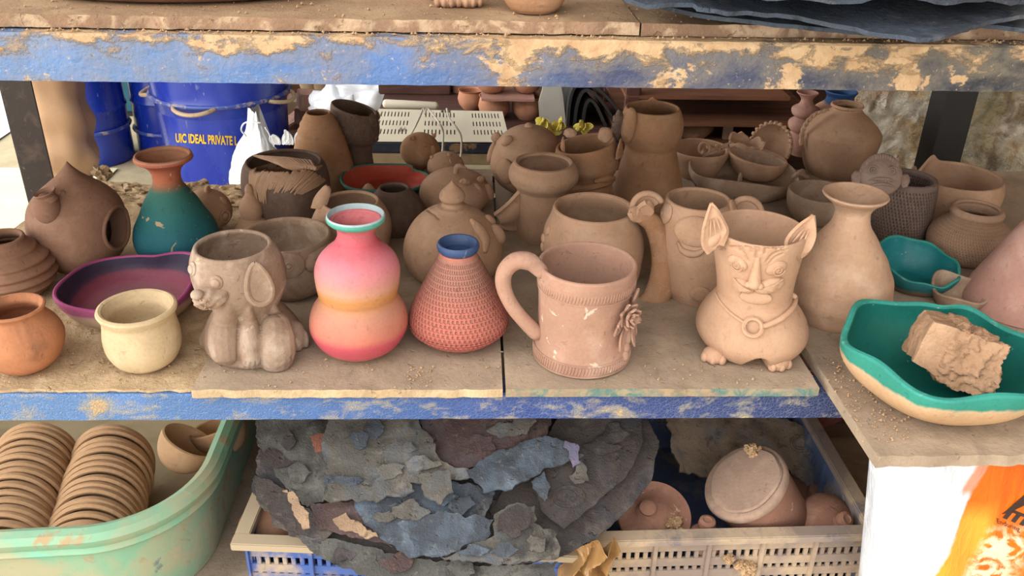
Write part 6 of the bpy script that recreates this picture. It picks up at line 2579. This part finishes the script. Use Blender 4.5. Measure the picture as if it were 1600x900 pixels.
# stone offcut and rubber sheets
M_MARB = paint('pale_marble', (196, 190, 178), .4, [((150, 146, 138), 7, .5, .62, .6)])
ys = 1.36
mb = MB()
mb.prism([at_y(*q, ys) for q in ((843, 202), (841, 172), (847, 152), (851, 130), (873, 128), (879, 160), (884, 206))], V((0, .012, 0)))
bz_ = min(p.z for p in mb.v)
mb.v = [p + V((0, 0, zrs - bz_ + .0005)) for p in mb.v]
tag(mb.build('marble_offcut', M_MARB, angle=20), 'pale marble offcut standing upright on the rear rack', 'stone')
M_RUB = paint('black_rubber', (44, 40, 38), .7, [((80, 72, 64), 10, .5, .65, .5)])
for k, (pts, lab) in enumerate((([(887, 206), (890, 170), (898, 146), (916, 140), (938, 152), (962, 178), (982, 206)], 'black rubber sheet forming the outer fold of the rubber bundle'),
                                ([(897, 206), (902, 172), (912, 152), (926, 154), (944, 174), (964, 206)], 'black rubber sheet in the middle of the rubber bundle'),
                                ([(910, 206), (914, 178), (921, 166), (932, 176), (946, 206)], 'black rubber sheet innermost in the rubber bundle'))):
    mb = MB()
    q = cr([at_y(a, b, 1.34) for a, b in pts], 6)
    zmin = min(p.z for p in q)
    q = [V((p.x, p.y, p.z - zmin + zrs + .004)) for p in q]

    def strip(u, v, q=q):
        w_ = u * (len(q) - 1)
        i = min(int(w_), len(q) - 2)
        p = q[i].lerp(q[i + 1], w_ - i)
        return V((p.x - .02 * v, p.y + .26 * v, zrs + .004 + (p.z - zrs - .004) * (1 - .25 * v)))
    mb.patch(strip, 36, 8, .007)
    tag(mb.build('rubber_sheet', M_RUB), lab, 'rubber sheet')
# yellow flowers made of cloth
M_YF = paint('yellow_cloth', (226, 206, 96), .8)
for k, (px, py, lab) in enumerate(((848, 192, 'yellow cloth flower left of the marble offcut'), (874, 196, 'yellow cloth flower in front of the marble offcut'), (912, 198, 'yellow cloth flower right of the marble offcut'), (862, 206, 'yellow cloth flower lowest of the bunch'))):
    mb = MB()
    c_ = at_y(px, py, 1.27)
    rr2 = random.Random(k)
    for i in range(9):
        d = V((rr2.gauss(0, 1), -abs(rr2.gauss(0, .6)), rr2.gauss(0, .8))).normalized()
        petal(mb, c_, d, d.cross(V((.3, .2, 1))).normalized(), rr2.uniform(.016, .026), .018, .0015, cup=.4)
    sp_ = c_.z - zrs
    mb.tube([c_, V((c_.x, c_.y, zrs + .003))], .0015, 6)
    tag(mb.build('cloth_flower', M_YF), lab, 'flower', 'yellow cloth flowers')

# dark shelving at the right
YS = 1.28
shf = thing('wooden_shelving', (.8, 1.5, 0), 'dark brown wooden shelving in the shade beyond the pots', 'shelving')
a_, b_ = at_y(978, 150, YS), at_y(1300, 150, YS)
zsh = at_y(1095, 226, YS).z
for r0, x1_ in ((150, at_y(1236, 150, YS).x), (192, b_.x), (None, b_.x)):
    zz_ = zsh if r0 is None else at_y(1100, r0, YS).z
    mb = MB()
    mb.box((a_.x, YS, zz_ - .010), (x1_, YS + .40, zz_), sub=3, jit=.0015)
    mb.build('shelf', M_WOODB, shf)
for x_ in (a_.x + .002, b_.x + .005):
    for y_ in (YS, YS + .365):
        mb = MB()
        mb.box((x_, y_, 0), (x_ + .035, y_ + .035, 1.1))
        mb.build('upright', M_WOODR, shf)
mb = MB()
mb.box((a_.x - .04, YS + .402, 0), (b_.x + .5, YS + .412, 1.3))
mb.build('back_board', M_WOODR, shf)
zrk = zrs
zrs = zsh
c_ = at_y(1095, 208, 1.3)
mb = MB()
mb.blob(V((c_.x, 1.36, c_.z - .01)), V((.045, 0, .012)), V((0, .05, 0)), V((-.004, 0, .026)), 18, rough=.1)
mb.v = [V((p.x, p.y, max(p.z, zrs + .001))) for p in mb.v]
tag(mb.build('clay_mound', C_DKBR), 'dark brown mound of clay behind the coiled basket', 'clay')
mb = MB()
q = at_y(1138, 205, 1.32)
mb.box((q.x - .012, 1.32, zrs), (q.x + .012, 1.33, q.z + .03), jit=.001, sub=1)
tag(mb.build('wood_strip', C_GREY), 'pale strip of wood standing behind the scalloped bowl', 'wood strip')

zrs = zrk
# ------------------------------------------------------------------ person beyond the rack
PY = 2.3
px_ = at_y(100, 200, PY).x
person = thing('person', (px_, PY, 0), 'person standing in rolled-up beige trousers, seen only from knee to calf', 'person')
M_SKIN = paint('skin', (140, 92, 68), .5, [((120, 76, 56), 9, .5, .65, .4)], bump=.1)
M_TROU = paint('beige_trousers', (186, 148, 114), .9, [((170, 134, 102), 5, .5, .65, .5)], bump=.25, bscale=120)
M_SHIRT = paint('grey_shirt', (150, 150, 156), .9)
M_HAIR = paint('black_hair', (26, 22, 20), .6)
J = {}


def sk_body():
    vs, es, rs = [], [], []

    def add(p, r, par=None):
        vs.append(V((px_ + p[0], PY + p[1], p[2])))
        rs.append(r)
        if par is not None:
            es.append((par, len(vs) - 1))
        return len(vs) - 1
    pel = add((0, 0, .90), .135)
    ch = add((0, 0, 1.12), .13, pel)
    up = add((0, -.01, 1.32), .13, ch)
    nk = add((0, -.01, 1.43), .055, up)
    h0 = add((0, -.02, 1.49), .075, nk)
    h1 = add((0, -.02, 1.57), .09, h0)
    add((0, -.015, 1.64), .07, h1)
    for s_ in (-1, 1):
        hp_ = add((s_ * .09, 0, .84), .09, pel)
        kn = add((s_ * .095, -.02, .48), .058, hp_)
        cf = add((s_ * .095, .02, .32), .052, kn)
        an = add((s_ * .095, .02, .075), .036, cf)
        bl_ = add((s_ * .10, -.08, .04), .034, an)
        add((s_ * .105, -.15, .028), .026, bl_)
        sh = add((s_ * .17, 0, 1.36), .06, up)
        el = add((s_ * .24, .02, 1.10), .045, sh)
        wr_ = add((s_ * .24, -.09, .90), .03, el)
        pm_ = add((s_ * .235, -.12, .85), .032, wr_)
        for k in range(4):
            f1 = add((s_ * (.215 + .012 * k), -.15, .815 - .004 * (k in (1, 2))), .009, pm_)
            f2 = add((s_ * (.215 + .012 * k), -.155, .785), .008, f1)
            add((s_ * (.215 + .012 * k), -.145, .765), .007, f2)
        t1 = add((s_ * .20, -.135, .845), .010, pm_)
        add((s_ * .19, -.155, .82), .008, t1)
    me = bpy.data.meshes.new('person_body')
    me.from_pydata([p - ORG[person.name] for p in vs], es, [])
    o = bpy.data.objects.new('body', me)
    COL.objects.link(o)
    md = o.modifiers.new('skin', 'SKIN')
    for v, r in zip(me.skin_vertices[0].data if me.skin_vertices else [], rs):
        v.radius = (r, r)
    if not me.skin_vertices:
        pass
    o.modifiers.new('sub', 'SUBSURF').levels = 2
    bpy.context.view_layer.update()
    if me.skin_vertices:
        me.skin_vertices[0].data[0].use_root = True
        for v, r in zip(me.skin_vertices[0].data, rs):
            v.radius = (r, r)
    bpy.context.view_layer.update()
    m2 = bpy.data.meshes.new_from_object(o.evaluated_get(bpy.context.evaluated_depsgraph_get()))
    o.modifiers.clear()
    o.data = m2
    m2.materials.clear()
    m2.materials.append(M_SKIN)
    m2.shade_smooth()
    o.parent = person
    ORG['body_person'] = ORG[person.name]
    return o


sk_body()
mb = MB()
hc_ = V((px_, PY - .02, 1.57))
mb.blob(hc_ + V((0, .025, .04)), V((.098, 0, 0)), V((0, .10, 0)), V((0, 0, .085)), 18, rough=.1)
mb.build('hair', M_HAIR, person)
mb = MB()
for s_ in (-1, 1):
    mb.blob(hc_ + V((s_ * .035, -.083, .005)), V((.014, 0, 0)), V((0, .008, 0)), V((0, 0, .008)), 8)
    mb.blob(hc_ + V((s_ * .092, .01, -.005)), V((.010, 0, 0)), V((0, .02, 0)), V((0, 0, .03)), 8)
mb.blob(hc_ + V((0, -.10, -.02)), V((.014, 0, 0)), V((0, .022, 0)), V((0, 0, .024)), 8)
mb.blob(hc_ + V((0, -.078, -.06)), V((.026, 0, 0)), V((0, .008, 0)), V((0, 0, .006)), 8)
mb.build('face', M_SKIN, person)


def legtube(s_):
    def f(u, v):
        z_ = .98 - .80 * v
        a = 2 * pi * u
        cx = px_ + s_ * (.085 + .012 * v)
        fold = (max(0, v - .55) / .45)
        r = .105 - .03 * min(v / .6, 1) + fold * (.013 * sin(v * 34 + 2.4 * sin(a + 1.5) + s_) + .010) - .02 * max(0, v - .93) / .07
        r *= 1 + .16 * noise.noise(V((cos(a) * 1.3 + s_, sin(a) * 1.3, z_ * 6)))
        return V((cx + r * cos(a), PY + r * sin(a) * 1.05, z_))
    return f


mb = MB()
mb.patch(legtube(-1), 40, 90, .004)
mb.patch(legtube(1), 40, 90, .004)
rows = []
for z_, rx, ry in ((.80, .19, .12), (.9, .19, .135), (1.0, .175, .14)):
    rows.append([V((px_ + rx * cos(2 * pi * i / 40), PY + ry * sin(2 * pi * i / 40), z_)) for i in range(40)])
mb.grid(rows)
mb.build('trousers', M_TROU, person, angle=70)
mb = MB()
rows = []
for z_, rx, ry in ((.94, .185, .15), (1.1, .175, .145), (1.28, .20, .15), (1.38, .18, .12), (1.42, .08, .07)):
    rows.append([V((px_ + rx * cos(2 * pi * i / 40), PY + ry * sin(2 * pi * i / 40), z_)) for i in range(40)])
mb.grid(rows)
for s_ in (-1, 1):
    mb.tube([V((px_ + s_ * .16, PY, 1.36)), V((px_ + s_ * .215, PY + .01, 1.22)), V((px_ + s_ * .23, PY + .015, 1.14))], [.075, .068, .066], 16)
mb.build('shirt', M_SHIRT, person)
person.rotation_euler.z = radians(-72)
# bright sheets added in place of the overexposed ground outside
for (x0, x1, y0, y1, col, nm, lab) in ((-3.6, -1.5, 1.1, 2.75, (250, 243, 196), 'glare_sheet', 'pale yellow sheet added to stand for overexposed ground beyond the left post'), (-4.6, -2.15, 2.8, 6.5, (250, 250, 250), 'glare_sheet', 'bright white sheet added to stand for overexposed ground far beyond the left post')):
    mb = MB()
    mb.patch(lambda u, v: V((x0 + (x1 - x0) * u, y0 + (y1 - y0) * v, .008 + .006 * noise.noise(V((u * 6, v * 6, x0))))), 30, 30, .002)
    tag(mb.build(nm, paint('sheet_%d' % col[2], col, .6, bump=.2)), lab, 'sheet')
# ------------------------------------------------------------------ camera, light, view
cd = bpy.data.cameras.new('camera')
cd.sensor_fit = 'HORIZONTAL'
cd.sensor_width = 36
cd.lens = 36 * F / 1600
cd.clip_start = .02
co = bpy.data.objects.new('camera', cd)
COL.objects.link(co)
co.matrix_world = Matrix.Translation(CAM) @ RM.to_4x4()
SC.camera = co

w = bpy.data.worlds.new('world')
SC.world = w
w.use_nodes = True
bg = w.node_tree.nodes['Background']
bg.inputs[0].default_value = (1.0, .99, .975, 1)
wt = w.node_tree
tcw = wt.nodes.new('ShaderNodeTexCoord')          # open daylight at the left and front, dim yard at the right
dp = wt.nodes.new('ShaderNodeVectorMath')
dp.operation = 'DOT_PRODUCT'
dp.inputs[1].default_value = V((-.86, -.50, .10)).normalized()
wt.links.new(tcw.outputs['Generated'], dp.inputs[0])
mr = wt.nodes.new('ShaderNodeMapRange')
mr.interpolation_type = 'SMOOTHSTEP'
mr.inputs[1].default_value = -.6
mr.inputs[2].default_value = .9
mr.inputs[3].default_value = WORLD * .25
mr.inputs[4].default_value = WORLD * 1.9
wt.links.new(dp.outputs['Value'], mr.inputs[0])
wt.links.new(mr.outputs[0], bg.inputs[1])
sd = bpy.data.lights.new('sun', 'SUN')
sd.energy = SUN
sd.angle = radians(30)
sd.color = (1, .97, .93)
so = bpy.data.objects.new('sun', sd)
COL.objects.link(so)
so.rotation_euler = V(SUNDIR).to_track_quat('-Z', 'Y').to_euler()
SC.view_settings.view_transform = 'Standard'
SC.view_settings.look = 'None'
SC.view_settings.exposure = EXPO
SC.view_settings.gamma = 1
SC.view_settings.use_curve_mapping = False
